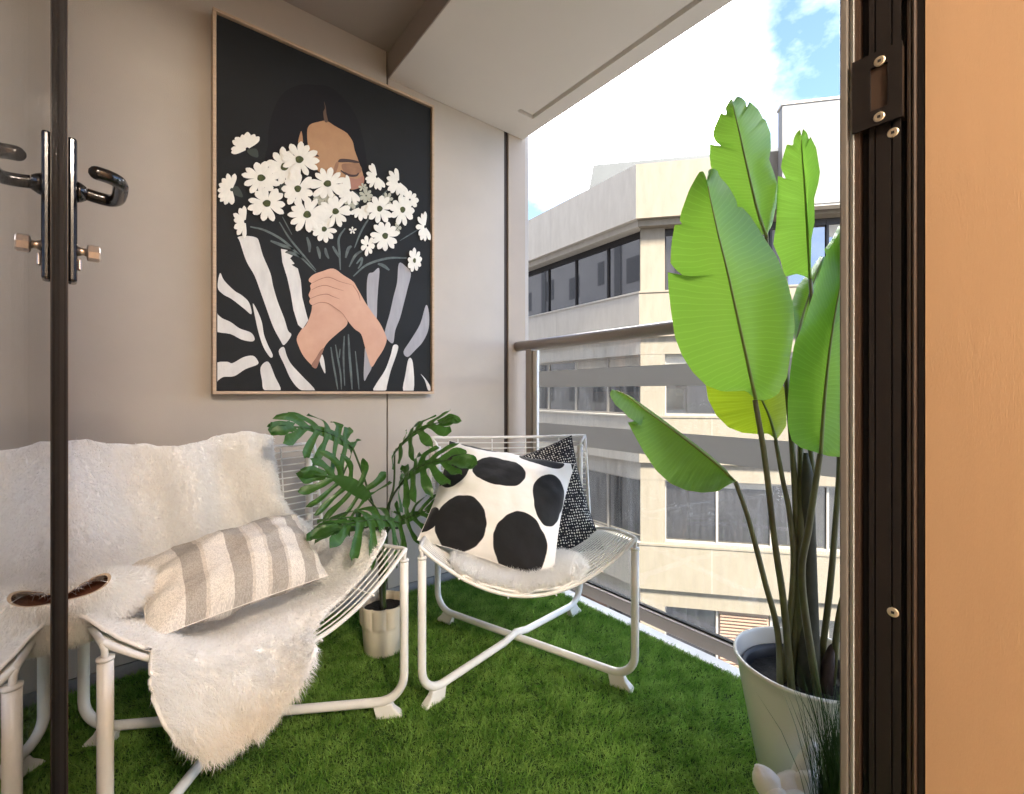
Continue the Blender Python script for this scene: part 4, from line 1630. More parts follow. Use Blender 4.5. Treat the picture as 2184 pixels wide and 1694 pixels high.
# C: right back leaf
mid = [z1(1056, 962), z1(1050, 850), z1(1040, 700), z1(1028, 500), z1(1015, 330), z1(1012, 250)]
left = [z1(1056, 962), z1(1035, 950), z1(990, 936), z1(950, 946), z1(930, 950), z1(905, 860), z1(872, 790), z1(888, 680), z1(890, 560), z1(896, 447), z1(937, 467), z1(910, 412), z1(916, 372), z1(940, 292), z1(972, 300), z1(972, 270), z1(985, 240), z1(1005, 218), z1(1012, 250)]
right = [z1(1056, 962), z1(1060, 850), z1(1062, 760), z1(1078, 680), z1(1076, 560), z1(1096, 490), z1(1105, 430), z1(1096, 372), z1(1086, 310), z1(1056, 253), z1(1050, 272), z1(1040, 235), z1(1020, 216), z1(1012, 250)]
big_leaf(plant, mid, left, right, 1.26, 1.24, PL, curl_l=0.02, curl_r=-0.07, cup=-0.01)
# D: right front leaf, partly behind the jamb
mid = [z3(1108, 700), z3(1130, 400), z3(1160, 130), z3(1195, -80), z3(1235, -240)]
left = [z3(1108, 700), z3(1080, 690), z3(1010, 670), z3(965, 635), z3(945, 560), z3(945, 430), z3(957, 290), z3(975, 160), z3(1022, 55), z3(1062, -70), z3(1130, -280), z3(1180, -370), z3(1215, -410), z3(1235, -240)]
right = [z3(1108, 700), z3(1150, 712), z3(1210, 715), z3(1300, 660), z3(1360, 500), z3(1380, 250), z3(1360, 0), z3(1310, -200), z3(1265, -330), z3(1240, -390), z3(1235, -240)]
big_leaf(plant, mid, left, right, 0.98, 0.94, PL, curl_l=0.10, curl_r=0.05, cup=0.02)
# E: yellow-green low leaf behind A
mid = [z3(886, 632), z3(855, 520), z3(820, 440), z3(770, 330), z3(730, 250)]
left = [z3(886, 632), z3(866, 612), z3(845, 598), z3(800, 602), z3(720, 595), z3(650, 568), z3(590, 508), z3(550, 430), z3(537, 350), z3(560, 270), z3(640, 200), z3(730, 250)]
right = [z3(886, 632), z3(910, 602), z3(938, 560), z3(938, 470), z3(930, 380), z3(890, 290), z3(800, 220), z3(730, 250)]
big_leaf(plant, mid, left, right, 1.18, 1.30, PY, curl_l=0.03, curl_r=0.03, label='yellow-green leaf lit from behind')
# F: leaf drooping to the left, folded along its midrib
mid = [z3(684, 838), z3(620, 775), z3(540, 708), z3(400, 600), z3(250, 490), z3(140, 406), z3(75, 380)]
low = [z3(684, 838), z3(655, 850), z3(600, 885), z3(520, 892), z3(440, 880), z3(360, 845), z3(290, 780), z3(230, 690), z3(180, 600), z3(150, 541), z3(225, 561), z3(155, 520), z3(130, 490), z3(90, 457), z3(64, 415), z3(62, 395), z3(75, 380)]
upl = [z3(684, 838), z3(640, 778), z3(560, 706), z3(430, 606), z3(280, 494), z3(160, 410), z3(75, 380)]
big_leaf(plant, mid, low, upl, 1.13, 1.20, PL, curl_l=-0.06, curl_r=0.10, rib_r=0.0035)
# G, H: leaf ends behind
mid = [z1(985, 1290), z1(1010, 1180), z1(1045, 1060), z1(1090, 930), z1(1120, 850)]
left = [z1(985, 1290), z1(972, 1200), z1(960, 1090), z1(990, 1000), z1(1065, 905), z1(1105, 848), z1(1120, 850)]
right = [z1(985, 1290), z1(1040, 1230), z1(1090, 1130), z1(1130, 1000), z1(1145, 900), z1(1138, 852), z1(1120, 850)]
big_leaf(plant, mid, left, right, 1.22, 1.30, PL, curl_l=0.05, curl_r=0.03)
mid = [z1(1190, 930), z1(1195, 850), z1(1205, 760), z1(1215, 690)]
left = [z1(1190, 930), z1(1150, 880), z1(1125, 815), z1(1160, 770), z1(1195, 700), z1(1215, 690)]
right = [z1(1190, 930), z1(1240, 880), z1(1255, 800), z1(1235, 710), z1(1215, 690)]
big_leaf(plant, mid, left, right, 1.24, 1.28, PL, curl_l=0.04, curl_r=0.04)

# petioles down to the pot
ZSOIL = 0.235


def petiole(pix, ds, r0, r1, base):
    pts = [atd(x, y, d) for (x, y), d in zip(pix, ds)] + [np.array(base)]
    P_ = catmull(pts, 8)
    tube('petiole', P_, np.linspace(r0, r1, len(P_)), MAT['petiole'], plant, seg=10)


bx, by = POT[0], POT[1]
petiole([z3(782, 432), z3(832, 730), z3(882, 1150), z3(925, 1450)], [1.03, 1.035, 1.05, 1.07], 0.0055, 0.0085, (bx - 0.065, by + 0.005, ZSOIL - 0.02))
petiole([z3(884, 632), z3(920, 830), z3(955, 1010), z3(972, 1300)], [1.18, 1.165, 1.15, 1.13], 0.005, 0.008, (bx - 0.02, by + 0.045, ZSOIL - 0.02))
petiole([z3(684, 840), z3(694, 862), z3(752, 1030), z3(830, 1330), z3(895, 1590)], [1.13, 1.128, 1.11, 1.10, 1.09], 0.005, 0.0075, (bx - 0.085, by + 0.025, ZSOIL - 0.02))
petiole([z3(1106, 700), z3(1085, 830), z3(1050, 1060), z3(1015, 1350)], [0.98, 0.99, 1.01, 1.04], 0.0055, 0.009, (bx - 0.02, by - 0.035, ZSOIL - 0.02))
petiole([z1(838, 748), z1(855, 900), z1(920, 1300), z3(965, 650), z3(985, 1000), z3(990, 1350)], [1.20, 1.20, 1.19, 1.17, 1.15, 1.13], 0.005, 0.009, (bx, by + 0.03, ZSOIL - 0.02))
petiole([z1(1056, 962), z1(1060, 1100), z3(1020, 330), z3(1008, 700), z3(1012, 1000), z3(1010, 1350)], [1.26, 1.25, 1.21, 1.17, 1.14, 1.12], 0.005, 0.0095, (bx + 0.015, by + 0.02, ZSOIL - 0.02))
petiole([z1(985, 1290), z3(1060, 700), z3(1062, 1000)], [1.22, 1.17, 1.15], 0.005, 0.009, (bx + 0.03, by + 0.01, ZSOIL - 0.02))
petiole([z1(1190, 930), z3(1195, 400), z3(1200, 740), z3(1180, 1050), z3(1150, 1400)], [1.24, 1.20, 1.16, 1.13, 1.11], 0.005, 0.008, (bx + 0.05, by - 0.01, ZSOIL - 0.02))
petiole([z3(1330, 700), z3(1275, 1200), z3(1200, 1500)], [1.06, 1.07, 1.08], 0.005, 0.008, (bx + 0.065, by - 0.035, ZSOIL - 0.02))
# false trunk and dry sheath
P_ = catmull([(bx + 0.004, by - 0.004, ZSOIL - 0.03), (bx + 0.010, by - 0.004, 0.36), (bx + 0.020, by, 0.52), (bx + 0.026, by + 0.004, 0.72), (bx + 0.03, by + 0.01, 0.80)], 8)
tube('trunk', P_, np.interp(np.linspace(0, 1, len(P_)), [0, .3, .8, 1], [0.028, 0.021, 0.013, 0.005]), MAT['trunk_dark'], plant, seg=14)
P_ = catmull([(bx + 0.012, by - 0.034, ZSOIL - 0.02), (bx + 0.022, by - 0.040, 0.29), (bx + 0.034, by - 0.046, 0.345)], 8)
tube('sheath', P_, np.interp(np.linspace(0, 1, len(P_)), [0, .6, .92, 1], [0.018, 0.013, 0.007, 0.001]), MAT['sheath_brown'], plant, seg=12)

pot = thing('white_planter', 'tall tapered white planter of the large-leaved plant', 'planter', (POT[0], POT[1], 0))
RIM = 0.158
v, f = lathe_vf([(0.0, 0.004), (0.085, 0.004), (0.098, 0.010), (0.107, 0.028), (0.150, 0.262), (0.1535, 0.285), (RIM, 0.290), (RIM + 0.0015, 0.294), (RIM, 0.2985), (RIM - 0.005, 0.2985), (RIM - 0.0065, 0.292), (0.143, 0.256)], 72, POT)
mesh_obj('shell', v, f, MAT['white_pot'], pot, smooth=True)
v, f = lathe_vf([(0.1425, 0.2555), (0.139, 0.262), (0.134, 0.262), (0.128, 0.255), (0.122, ZSOIL - 0.01)], 64, POT)
mesh_obj('inner_pot', v, f, MAT['pot_inner'], pot, smooth=True)
V, Fc = [], []
ns, nr = 48, 10
V.append((POT[0], POT[1], ZSOIL))
for i in range(1, nr + 1):
    for k_ in range(ns):
        a_ = 2 * math.pi * k_ / ns
        r_ = 0.125 * i / nr
        V.append((POT[0] + r_ * math.cos(a_), POT[1] + r_ * math.sin(a_), ZSOIL + 0.007 * fbm(r_ * math.cos(a_) * 40, r_ * math.sin(a_) * 40)))
for k_ in range(ns):
    Fc.append((0, 1 + k_, 1 + (k_ + 1) % ns))
for i in range(nr - 1):
    for k_ in range(ns):
        k2 = (k_ + 1) % ns
        Fc.append((1 + i * ns + k_, 1 + (i + 1) * ns + k_, 1 + (i + 1) * ns + k2, 1 + i * ns + k2))
mesh_obj('soil', V, Fc, MAT['soil'], pot, smooth=True)


# ------------------------------------------------------------------ split-leaf philodendron
def lobed_leaf(parent, base, ctrl, tip, side_hint, width, droop=0.25, nl=6, seed=0, stem=None, vfold=0.0):
    g = random.Random(seed)
    B0, B1, B2 = [np.array(q, float) for q in (base, ctrl, tip)]

    def mid(s):
        return B0 * (1 - s) ** 2 + 2 * B1 * s * (1 - s) + B2 * s * s

    def tan(s):
        t_ = 2 * (B1 - B0) * (1 - s) + 2 * (B2 - B1) * s
        return t_ / np.linalg.norm(t_)
    L = sum(np.linalg.norm(mid((i + 1) / 20) - mid(i / 20)) for i in range(20))
    sh = np.array(side_hint, float)

    def place(s, t_, lift=0.0):
        T = tan(min(1, max(0, s)))
        sd_ = sh - T * np.dot(sh, T)
        sd_ /= np.linalg.norm(sd_)
        nr_ = np.cross(T, sd_)
        if nr_[2] < 0:
            nr_ = -nr_
        over = max(0, s - 1)
        return mid(min(1, max(0, s))) + T * over * L + sd_ * t_ * (1 - vfold * 0.3) - UP * (droop * t_ * t_ / width) + nr_ * (abs(t_) * vfold + lift)
    V, Fc, UVs = [], [], []
    # central web
    nc = 18
    for i in range(nc + 1):
        s = i / nc
        w = width * (0.15 * (math.sin(min(1, s * 1.15 + 0.12) * math.pi)) ** 0.8 + 0.03) * (1 if s < 0.97 else 0.5)
        for q in (-1, -0.5, 0, 0.5, 1):
            V.append(place(s, w * q, -0.002 if q == 0 else 0))
            UVs.append((0.5 + 0.1 * q, s))
    Fc += grid_faces(nc, 4)
    lobes = []
    for i in range(nl):
        s0 = 0.04 + 0.80 * i / (nl - 1)
        prof_ = math.sin(math.pi * (0.22 + 0.66 * (i + 0.4) / nl)) ** 0.8
        for sgn in (-1, 1):
            lobes.append((s0 + g.uniform(-.02, .02), sgn, width * prof_ * g.uniform(0.9, 1.08), R(122 - 88 * i / (nl - 1)) + g.uniform(-.06, .06), 0.125 * L * (6 / nl) * g.uniform(.88, 1.1)))
    lobes.append((0.88, 0, width * 0.60, 0.0, 0.15 * L))
    for li, (s0, sgn, ln, ang, wd) in enumerate(lobes):
        base_i = len(V)
        nn_ = 9
        cv = g.uniform(0.2, 0.5)
        lift = 0.0012 * ((li * 7) % 5) - 0.002
        tw = g.uniform(-0.01, 0.012)
        for i in range(nn_ + 1):
            q = i / nn_
            a_ = ang - cv * q * (1 if sgn else 0)
            ds = math.cos(a_) * ln * q / L
            dt = math.sin(a_) * ln * q * (sgn if sgn else 1)
            if sgn == 0:
                dt = 0
            wq = wd * float(np.interp(q, [0, .2, .4, .6, .75, .88, .96, 1], [.95, .78, .72, .92, 1.0, .82, .45, .08]))
            # wavy margin
            wq *= 1 + 0.10 * math.sin(q * 13 + li)
            px_, py_ = -math.sin(a_) * (sgn if sgn else 1), math.cos(a_)
            if sgn == 0:
                px_, py_ = 0, 1
            for e_ in (-1, -0.5, 0, 0.5, 1):
                if sgn:
                    S_, T_ = s0 + ds - math.sin(a_) * e_ * wq / 2 / L * 1.0, dt + math.cos(a_) * e_ * wq / 2 * sgn
                else:
                    S_, T_ = s0 + ds, e_ * wq / 2
                V.append(place(S_, T_, lift + tw * q * e_ + 0.010 * q * math.sin(q * 5 + li) + 0.004 * abs(e_)))
                UVs.append((0.5 + 0.5 * e_ * 0.9, q))
        Fc += grid_faces(nn_, 4, base_i)
    lf = mesh_obj('leaf', V, Fc, MAT['philo_leaf'], parent, smooth=True)
    set_uv(lf, UVs)
    pts = [place(s, 0, 0.001) for s in np.linspace(0, 0.97, 14)]
    tube('midrib', pts, np.linspace(0.0028, 0.0008, 14), MAT['philo_stem'], lf, seg=6)
    if stem is not None:
        P_ = catmull([np.array(q, float) for q in stem] + [B0], 8)
        tube('petiole', P_, np.linspace(0.0055, 0.0034, len(P_)), MAT['philo_stem'], parent, seg=8)
    return lf


def zp(x, y):
    return 576.5 + .3584 * x, 849.5 + .3584 * y


def ap(x, y, d):
    return atd(*zp(x, y), d)


PP = np.array([0.698, 1.612, 0.0])
phil = thing('split_leaf_philodendron', 'dark green plant with deeply lobed leaves between the two chairs', 'plant', (PP[0], PP[1], 0.15))
crown = np.array([PP[0], PP[1], 0.16])
c1 = ap(640, 760, 1.70)
side_cam = RT
lobed_leaf(phil, ap(492, 300, 1.62), ap(330, 150, 1.55), ap(50, 175, 1.40), FW * 0.8 + RT * 0.2 + UP * 0.35, 0.115, droop=0.5, seed=1, nl=7, stem=[crown, c1, ap(560, 480, 1.66)])
lobed_leaf(phil, ap(585, 600, 1.56), ap(470, 470, 1.50), ap(262, 455, 1.42), RT * 0.55 + UP * 0.75 + FW * 0.35, 0.132, droop=0.2, seed=2, nl=7, stem=[crown, ap(650, 800, 1.68), ap(640, 680, 1.62)])
lobed_leaf(phil, ap(770, 742, 1.52), ap(560, 690, 1.44), ap(330, 800, 1.33), FW * 0.75 + UP * 0.25 + RT * 0.1, 0.135, droop=0.6, seed=3, nl=7, stem=[crown, ap(690, 820, 1.66), ap(760, 770, 1.58)])
lobed_leaf(phil, ap(740, 330, 1.66), ap(850, 150, 1.63), ap(1080, 135, 1.60), FW * 0.62 + RT * 0.2 + UP * 0.62, 0.110, droop=0.4, seed=4, nl=6, stem=[crown, ap(700, 700, 1.70), ap(735, 520, 1.69)])
lobed_leaf(phil, ap(770, 520, 1.60), ap(900, 330, 1.56), ap(1170, 385, 1.50), FW * 0.58 + RT * 0.1 + UP * 0.68, 0.122, droop=0.35, seed=5, nl=7, stem=[crown, ap(690, 720, 1.70), ap(720, 600, 1.66)])
lobed_leaf(phil, ap(735, 745, 1.66), ap(840, 700, 1.66), ap(975, 655, 1.66), FW * 0.3 + UP * 0.7 + RT * 0.4, 0.10, droop=0.2, seed=6, nl=6, stem=[crown, ap(690, 800, 1.70)])
lobed_leaf(phil, ap(560, 770, 1.72), ap(430, 740, 1.70), ap(285, 860, 1.66), UP * 0.6 + FW * 0.5, 0.10, droop=0.3, seed=7, nl=6, stem=[crown, ap(620, 800, 1.72)])
tube('stem', catmull([crown - UP * 0.02, (crown + c1) / 2, c1], 6), 0.010, MAT['philo_stem'], phil, seg=10)
tube('aerial_root', catmull([crown + np.array([-.01, -.02, -.03]), crown + np.array([-.02, -.02, .04]), c1 + np.array([0, -.01, -.06])], 6), 0.006, MAT['trunk_dark'], phil, seg=8)

ppot = thing('scalloped_pot', 'beige plant pot with scalloped upper band under the lobed plant', 'pot', (PP[0], PP[1], 0))
RT_ = 0.085


def scal(r, z, a):
    if z < 0.105:
        return r
    k_ = abs(math.sin(a * 5))
    return r * (0.925 + 0.075 * k_ ** 0.7)


prof_ = [(0.0, 0.004), (0.066, 0.004), (0.071, 0.010), (0.078, 0.095), (0.079, 0.104), (0.0835, 0.110), (0.086, 0.118), (0.088, 0.172), (0.0875, 0.180), (0.085, 0.184), (0.082, 0.182), (0.079, 0.165), (0.077, 0.150)]
v, f = lathe_vf(prof_, 140, PP, scal)
mesh_obj('shell', v, f, MAT['terracotta_pot'], ppot, smooth=True)
v, f = lathe_vf([(0.0775, 0.153), (0.05, 0.158), (0.001, 0.156)], 40, PP)
mesh_obj('soil', v, f, MAT['soil'], ppot, smooth=True)


# ------------------------------------------------------------------ painting
YP = 1.952                      # front of the canvas
pz_l, pz_r = onY(453, 18, YP), onY(924, 228, YP)
X0, X1 = pz_l[0], pz_r[0]
Z1 = (pz_l[2] + pz_r[2]) / 2
Z0 = 0.945
pic = thing('framed_painting', 'large framed painting of a woman behind a bouquet of white daisies', 'painting', ((X0 + X1) / 2, YW - 0.02, Z0))
fw = 0.011
for b_ in ((X0, X1, YP - 0.012, YW - 0.003, Z0, Z0 + fw), (X0, X1, YP - 0.012, YW - 0.003, Z1 - fw, Z1), (X0, X0 + fw, YP - 0.0118, YW - 0.0032, Z0 + fw + .0002, Z1 - fw - .0002), (X1 - fw, X1, YP - 0.0118, YW - 0.0032, Z0 + fw + .0002, Z1 - fw - .0002)):
    box('frame_bar', b_, MAT['oak'], pic, bev=0.0012)
mat('paint_ground', (0.0085, 0.0085, 0.008), 0.7, spec=0.3, bump=0.25, bump_scale=600, var=0.4, var_scale=6, var_color=(0.011, 0.0115, 0.012))
mat('paint_hair', (0.0050, 0.0038, 0.0055), 0.7, spec=0.3)
mat('paint_face', (0.42, 0.235, 0.115), 0.5, bump=0.1, bump_scale=500, var=0.25, var_scale=14, var_color=(0.36, 0.19, 0.095))
mat('paint_face_shade', (0.22, 0.105, 0.055), 0.5, var=0.3, var_scale=25, var_color=(0.30, 0.15, 0.075))
mat('paint_cheek', (0.40, 0.19, 0.125), 0.5, var=0.3, var_scale=20, var_color=(0.33, 0.15, 0.10))
mat('paint_parting', (0.10, 0.055, 0.032), 0.6)
mat('paint_line', (0.045, 0.020, 0.016), 0.6)
mat('paint_hand', (0.60, 0.345, 0.225), 0.5, bump=0.1, bump_scale=500, var=0.3, var_scale=10, var_color=(0.52, 0.275, 0.175))
mat('paint_hand_shade', (0.34, 0.155, 0.095), 0.6, var=0.3, var_scale=20)
mat('paint_white', (0.72, 0.695, 0.65), 0.55, bump=0.3, bump_scale=140, var=0.35, var_scale=9, stretch=(3, 1, 1), var_color=(0.56, 0.535, 0.50))
mat('paint_grey', (0.36, 0.345, 0.355), 0.55, bump=0.3, bump_scale=140, var=0.3, var_scale=12, stretch=(3, 1, 0.6), var_color=(0.28, 0.27, 0.28))
mat('paint_petal', (0.80, 0.76, 0.67), 0.5, bump=0.2, bump_scale=300, var=0.12, var_scale=30)
mat('paint_petal_back', (0.50, 0.49, 0.38), 0.55, var=0.3, var_scale=30)
mat('paint_core', (0.085, 0.095, 0.018), 0.7, bump=0.6, bump_scale=500, var=0.5, var_scale=90, var_color=(0.030, 0.040, 0.012))
mat('paint_stem', (0.115, 0.145, 0.135), 0.6, var=0.5, var_scale=30, var_color=(0.045, 0.055, 0.052))
mat('paint_leafdark', (0.020, 0.030, 0.022), 0.6)
cv = box('canvas', (X0 + fw + 0.003, X1 - fw - 0.003, YP, YP + 0.03, Z0 + fw + 0.003, Z1 - fw - 0.003), MAT['paint_ground'], pic)
box('backing_board', (X0 + fw + 0.0002, X1 - fw - 0.0002, YP + 0.031, YP + 0.036, Z0 + fw + 0.0004, Z1 - fw - 0.0004), MAT['gasket'], pic)
XA, XB, ZA, ZB = X0 + fw + 0.004, X1 - fw - 0.004, Z0 + fw + 0.004, Z1 - fw - 0.004


def q3(x, y):
    return 424.8 + .197 * x, 515.8 + .197 * y


def q4(x, y):
    return 667.5 + .197 * x, 515.8 + .197 * y


def q5(x, y):
    return 546.1 + .197 * x, 151.7 + .197 * y


def qd(x, y):
    return 449 + .2223 * x, 242.7 + .2223 * y


def cpt(px, lay):
    p = onY(px[0], px[1], YP)
    return (min(XB, max(XA, p[0])), YP - lay, min(ZB, max(ZA, p[2])))


def smooth_loop(pts, n=5):
    P_ = [np.array(p, float) for p in pts]
    N_ = len(P_)
    out = []
    for i in range(N_):
        a, b, c, d = P_[i - 1], P_[i], P_[(i + 1) % N_], P_[(i + 2) % N_]
        for k_ in range(n):
            t_ = k_ / n
            out.append(0.5 * ((2 * b) + (-a + c) * t_ + (2 * a - 5 * b + 4 * c - d) * t_ * t_ + (-a + 3 * b - 3 * c + d) * t_ ** 3))
    return out


def patch(name, pts, conv, lay, m, parent=cv, sm=True):
    pix = [conv(*p) for p in pts]
    if sm:
        pix = smooth_loop(pix, 4)
    V = [cpt(p, lay) for p in pix]
    o = mesh_obj(name, V, [tuple(range(len(V)))], m, parent)
    nrm_ = o.data.polygons[0].normal
    if nrm_.y > 0:
        o.data.flip_normals()
    return o


def stroke(name, pts, conv, w, lay, m, parent=cv):
    pix = catmull([conv(*p) for p in pts], 6)
    T = np.gradient(pix, axis=0)
    T /= np.maximum(np.linalg.norm(T, axis=1, keepdims=True), 1e-9)
    Nn = np.stack([-T[:, 1], T[:, 0]], 1)
    n = len(pix)
    ww = w * (0.35 + 0.65 * np.sin(np.linspace(0.25, math.pi - 0.15, n)))
    V = [cpt(p, lay) for p in pix + Nn * ww[:, None] / 2] + [cpt(p, lay) for p in pix - Nn * ww[:, None] / 2]
    Fc = [(i, i + 1, n + i + 1, n + i) for i in range(n - 1)]
    return mesh_obj(name, V, Fc, m, parent)


E4 = 0.0004
patch('painted_hair', [(120, 1000), (130, 800), (135, 640), (170, 480), (230, 330), (330, 210), (480, 150), (640, 150), (800, 175), (950, 300), (1080, 480), (1150, 700), (1195, 950), (1205, 1230), (1150, 1300), (900, 1300), (500, 1100)], q5, E4, MAT['paint_hair'])
patch('painted_face', [(760, 540), (860, 600), (980, 670), (1040, 740), (1070, 850), (1110, 980), (1140, 1060), (1160, 1130), (1165, 1220), (1130, 1260), (1040, 1285), (960, 1250), (850, 1170), (700, 1110), (640, 1030), (600, 920), (565, 830), (553, 700), (560, 615), (600, 572), (680, 550)], q5, 2 * E4, MAT['paint_face'])
patch('painted_parting', [(735, 330), (752, 385), (762, 470), (778, 548), (742, 548), (728, 450), (745, 400)], q5, 2.2 * E4, MAT['paint_parting'])
patch('painted_ear', [(485, 655), (455, 770), (480, 802), (506, 780), (500, 690)], q5, 2 * E4, MAT['paint_face'])
patch('painted_cheek', [(1010, 1160), (1090, 1170), (1163, 1135), (1165, 1220), (1130, 1260), (1040, 1280), (985, 1230)], q5, 3 * E4, MAT['paint_cheek'])
patch('painted_eyelid', [(930, 1010), (1020, 1000), (1105, 1005), (1145, 1070), (1095, 1125), (1010, 1120), (940, 1075)], q5, 3 * E4, MAT['paint_face_shade'])
patch('painted_nose', [(860, 1000), (895, 985), (880, 1060), (850, 1120), (830, 1110)], q5, 3 * E4, MAT['paint_face_shade'])
patch('painted_brow', [(888, 972), (920, 952), (1010, 957), (1100, 977), (1112, 1000), (1000, 990), (900, 990)], q5, 4 * E4, MAT['paint_line'])
stroke('painted_lashes', [(915, 1078), (960, 1108), (1020, 1134), (1085, 1132), (1110, 1105)], q5, 5, 4 * E4, MAT['paint_line'])
patch('painted_brow', [(620, 890), (650, 900), (685, 925), (640, 925)], q5, 3 * E4, MAT['paint_line'])
stroke('painted_strand', [(980, 660), (1050, 760), (1075, 860), (1120, 980), (1165, 1080)], q5, 3, 4 * E4, MAT['paint_hair'])

W3 = [
    [(440, 0), (420, -50), (520, -62), (620, -42), (650, 10), (690, 150), (770, 340), (800, 480), (850, 650), (920, 830), (960, 960), (997, 1012), (920, 1117), (880, 1070), (800, 920), (720, 700), (670, 560), (600, 370), (510, 210)],
    [(885, 78), (960, 92), (925, 115), (1012, 152), (985, 180), (1032, 238), (1000, 250), (1068, 292), (1100, 420), (1115, 600), (1160, 780), (1180, 850), (1120, 945), (1070, 900), (1020, 740), (990, 560), (955, 400), (900, 220)],
    [(225, 340), (270, 420), (380, 530), (460, 580), (540, 660), (566, 785), (480, 720), (350, 620), (260, 570), (200, 495)],
    [(165, 775), (250, 830), (340, 870), (440, 940), (560, 985), (600, 1050), (570, 1080), (460, 1060), (340, 1000), (165, 958)],
    [(165, 1325), (300, 1300), (360, 1315), (480, 1250), (580, 1235), (632, 1285), (630, 1330), (500, 1380), (380, 1455), (260, 1465), (165, 1512)],
    [(580, 668), (640, 770), (680, 880), (700, 1000), (740, 1110), (795, 1225), (770, 1252), (700, 1150), (650, 1010), (610, 840)],
    [(915, 1140), (860, 1190), (920, 1330), (1000, 1500), (1110, 1612), (1255, 1612), (1110, 1450), (1000, 1330), (950, 1240)],
    [(748, 1300), (665, 1360), (680, 1500), (710, 1612), (880, 1612), (820, 1460)],
    [(1330, 1222), (1355, 1300), (1363, 1428), (1304, 1297)],
]
for i, w_ in enumerate(W3):
    patch('painted_stripe', w_, q3, 2 * E4, MAT['paint_white'], sm=(i != 1))
G4 = [
    [(600, 352), (650, 332), (717, 290), (705, 500), (695, 650), (685, 850), (640, 780), (590, 690), (582, 480)],
    [(930, 235), (1000, 265), (1060, 340), (1020, 520), (980, 680), (940, 830), (890, 960), (865, 1100), (790, 1040), (775, 980), (830, 780), (870, 600), (910, 440)],
    [(1222, 688), (1255, 770), (1252, 940), (1190, 1080), (1110, 1170), (1025, 1248), (980, 1190), (1060, 1060), (1160, 890)],
    [(565, 1148), (600, 1270), (635, 1358), (590, 1450), (558, 1507), (548, 1440), (555, 1280)],
]
for w_ in G4:
    patch('painted_stripe', w_, q4, 2 * E4, MAT['paint_grey'])
for w_ in ([(870, 1122), (922, 1130), (900, 1230), (840, 1400), (800, 1560), (780, 1612), (655, 1612), (690, 1530), (780, 1390), (840, 1230)], [(1035, 1268), (1080, 1310), (1088, 1612), (976, 1612), (1000, 1440)], [(1164, 1430), (1230, 1500), (1278, 1585), (1278, 1608), (1245, 1608), (1210, 1500)]):
    patch('painted_stripe', w_, q4, 2 * E4, MAT['paint_white'])

for pts, w_ in (([(1425, 1140), (1445, 1280), (1480, 1480), (1500, 1600)], 4), ([(1475, 1115), (1500, 1260), (1530, 1430), (1540, 1600)], 4), ([(1570, 1020), (1562, 1250), (1575, 1560)], 4), ([(1615, 1000), (1625, 1200), (1645, 1450), (1655, 1600)], 5), ([(1690, 1185), (1715, 1430), (1730, 1600)], 3.5), ([(1525, 1160), (1515, 1260)], 3)):
    stroke('painted_stem', pts, q3, w_, 2 * E4, MAT['paint_stem'])
for pts, w_ in (([(380, 1085), (520, 1120), (700, 1220), (870, 1380), (1010, 1520)], 5), ([(660, 1040), (760, 1200), (900, 1370), (1010, 1500)], 4), ([(690, 990), (780, 1160)], 2.5), ([(1290, 1100), (1230, 1200), (1238, 1350), (1245, 1500)], 5), ([(1560, 940), (1450, 1120), (1380, 1290)], 4), ([(1880, 1385), (1700, 1388), (1500, 1450), (1370, 1560)], 5),
                ([(1470, 1305), (1390, 1360), (1330, 1470)], 5.5), ([(2010, 1100), (1815, 1220)], 2.5), ([(575, 1220), (690, 1265), (800, 1300)], 7), ([(730, 1330), (800, 1345), (885, 1382)], 7), ([(925, 1185), (948, 1260), (950, 1330)], 7), ([(1022, 1275), (1040, 1330), (1050, 1392)], 6.5),
                ([(1100, 1288), (1110, 1340), (1135, 1392)], 6.5), ([(1172, 1272), (1200, 1320), (1235, 1380)], 6), ([(1352, 1270), (1320, 1300), (1295, 1385)], 7), ([(1605, 1440), (1660, 1460), (1715, 1502)], 7), ([(1400, 1440), (1450, 1385), (1445, 1440), (1415, 1488)], 5), ([(1500, 700), (1440, 780), (1330, 900)], 4), ([(1740, 690), (1640, 790)], 3)):
    stroke('painted_stem', pts, qd, w_, 2 * E4, MAT['paint_stem'])

H2 = [(1190, 400), (1240, 355), (1330, 322), (1450, 292), (1562, 365), (1662, 430), (1702, 490), (1792, 650), (1872, 770), (1952, 880), (2012, 1000), (2027, 1070), (1990, 1170), (1925, 1270), (1867, 1356), (1830, 1270), (1790, 1130), (1750, 1000), (1680, 945), (1600, 850), (1540, 770), (1470, 715), (1380, 665), (1310, 655), (1260, 672), (1215, 686), (1190, 650), (1200, 615), (1182, 580), (1205, 520), (1200, 478), (1215, 450), (1188, 432)]
H1 = [(1240, 670), (1400, 655), (1480, 720), (1560, 790), (1602, 850), (1592, 910), (1500, 990), (1400, 1080), (1350, 1150), (1330, 1210), (1300, 1290), (1265, 1372), (1210, 1330), (1130, 1240), (1080, 1140), (1055, 1050), (1100, 960), (1150, 910), (1190, 830), (1215, 750)]
patch('painted_hand', H1, q3, 3 * E4, MAT['paint_hand'])
patch('painted_hand_shadow', [(1350, 1150), (1330, 1210), (1300, 1290), (1265, 1372), (1215, 1335), (1262, 1260), (1310, 1180)], q3, 4 * E4, MAT['paint_hand_shade'])
patch('painted_hand', H2, q3, 6 * E4, MAT['paint_hand'])
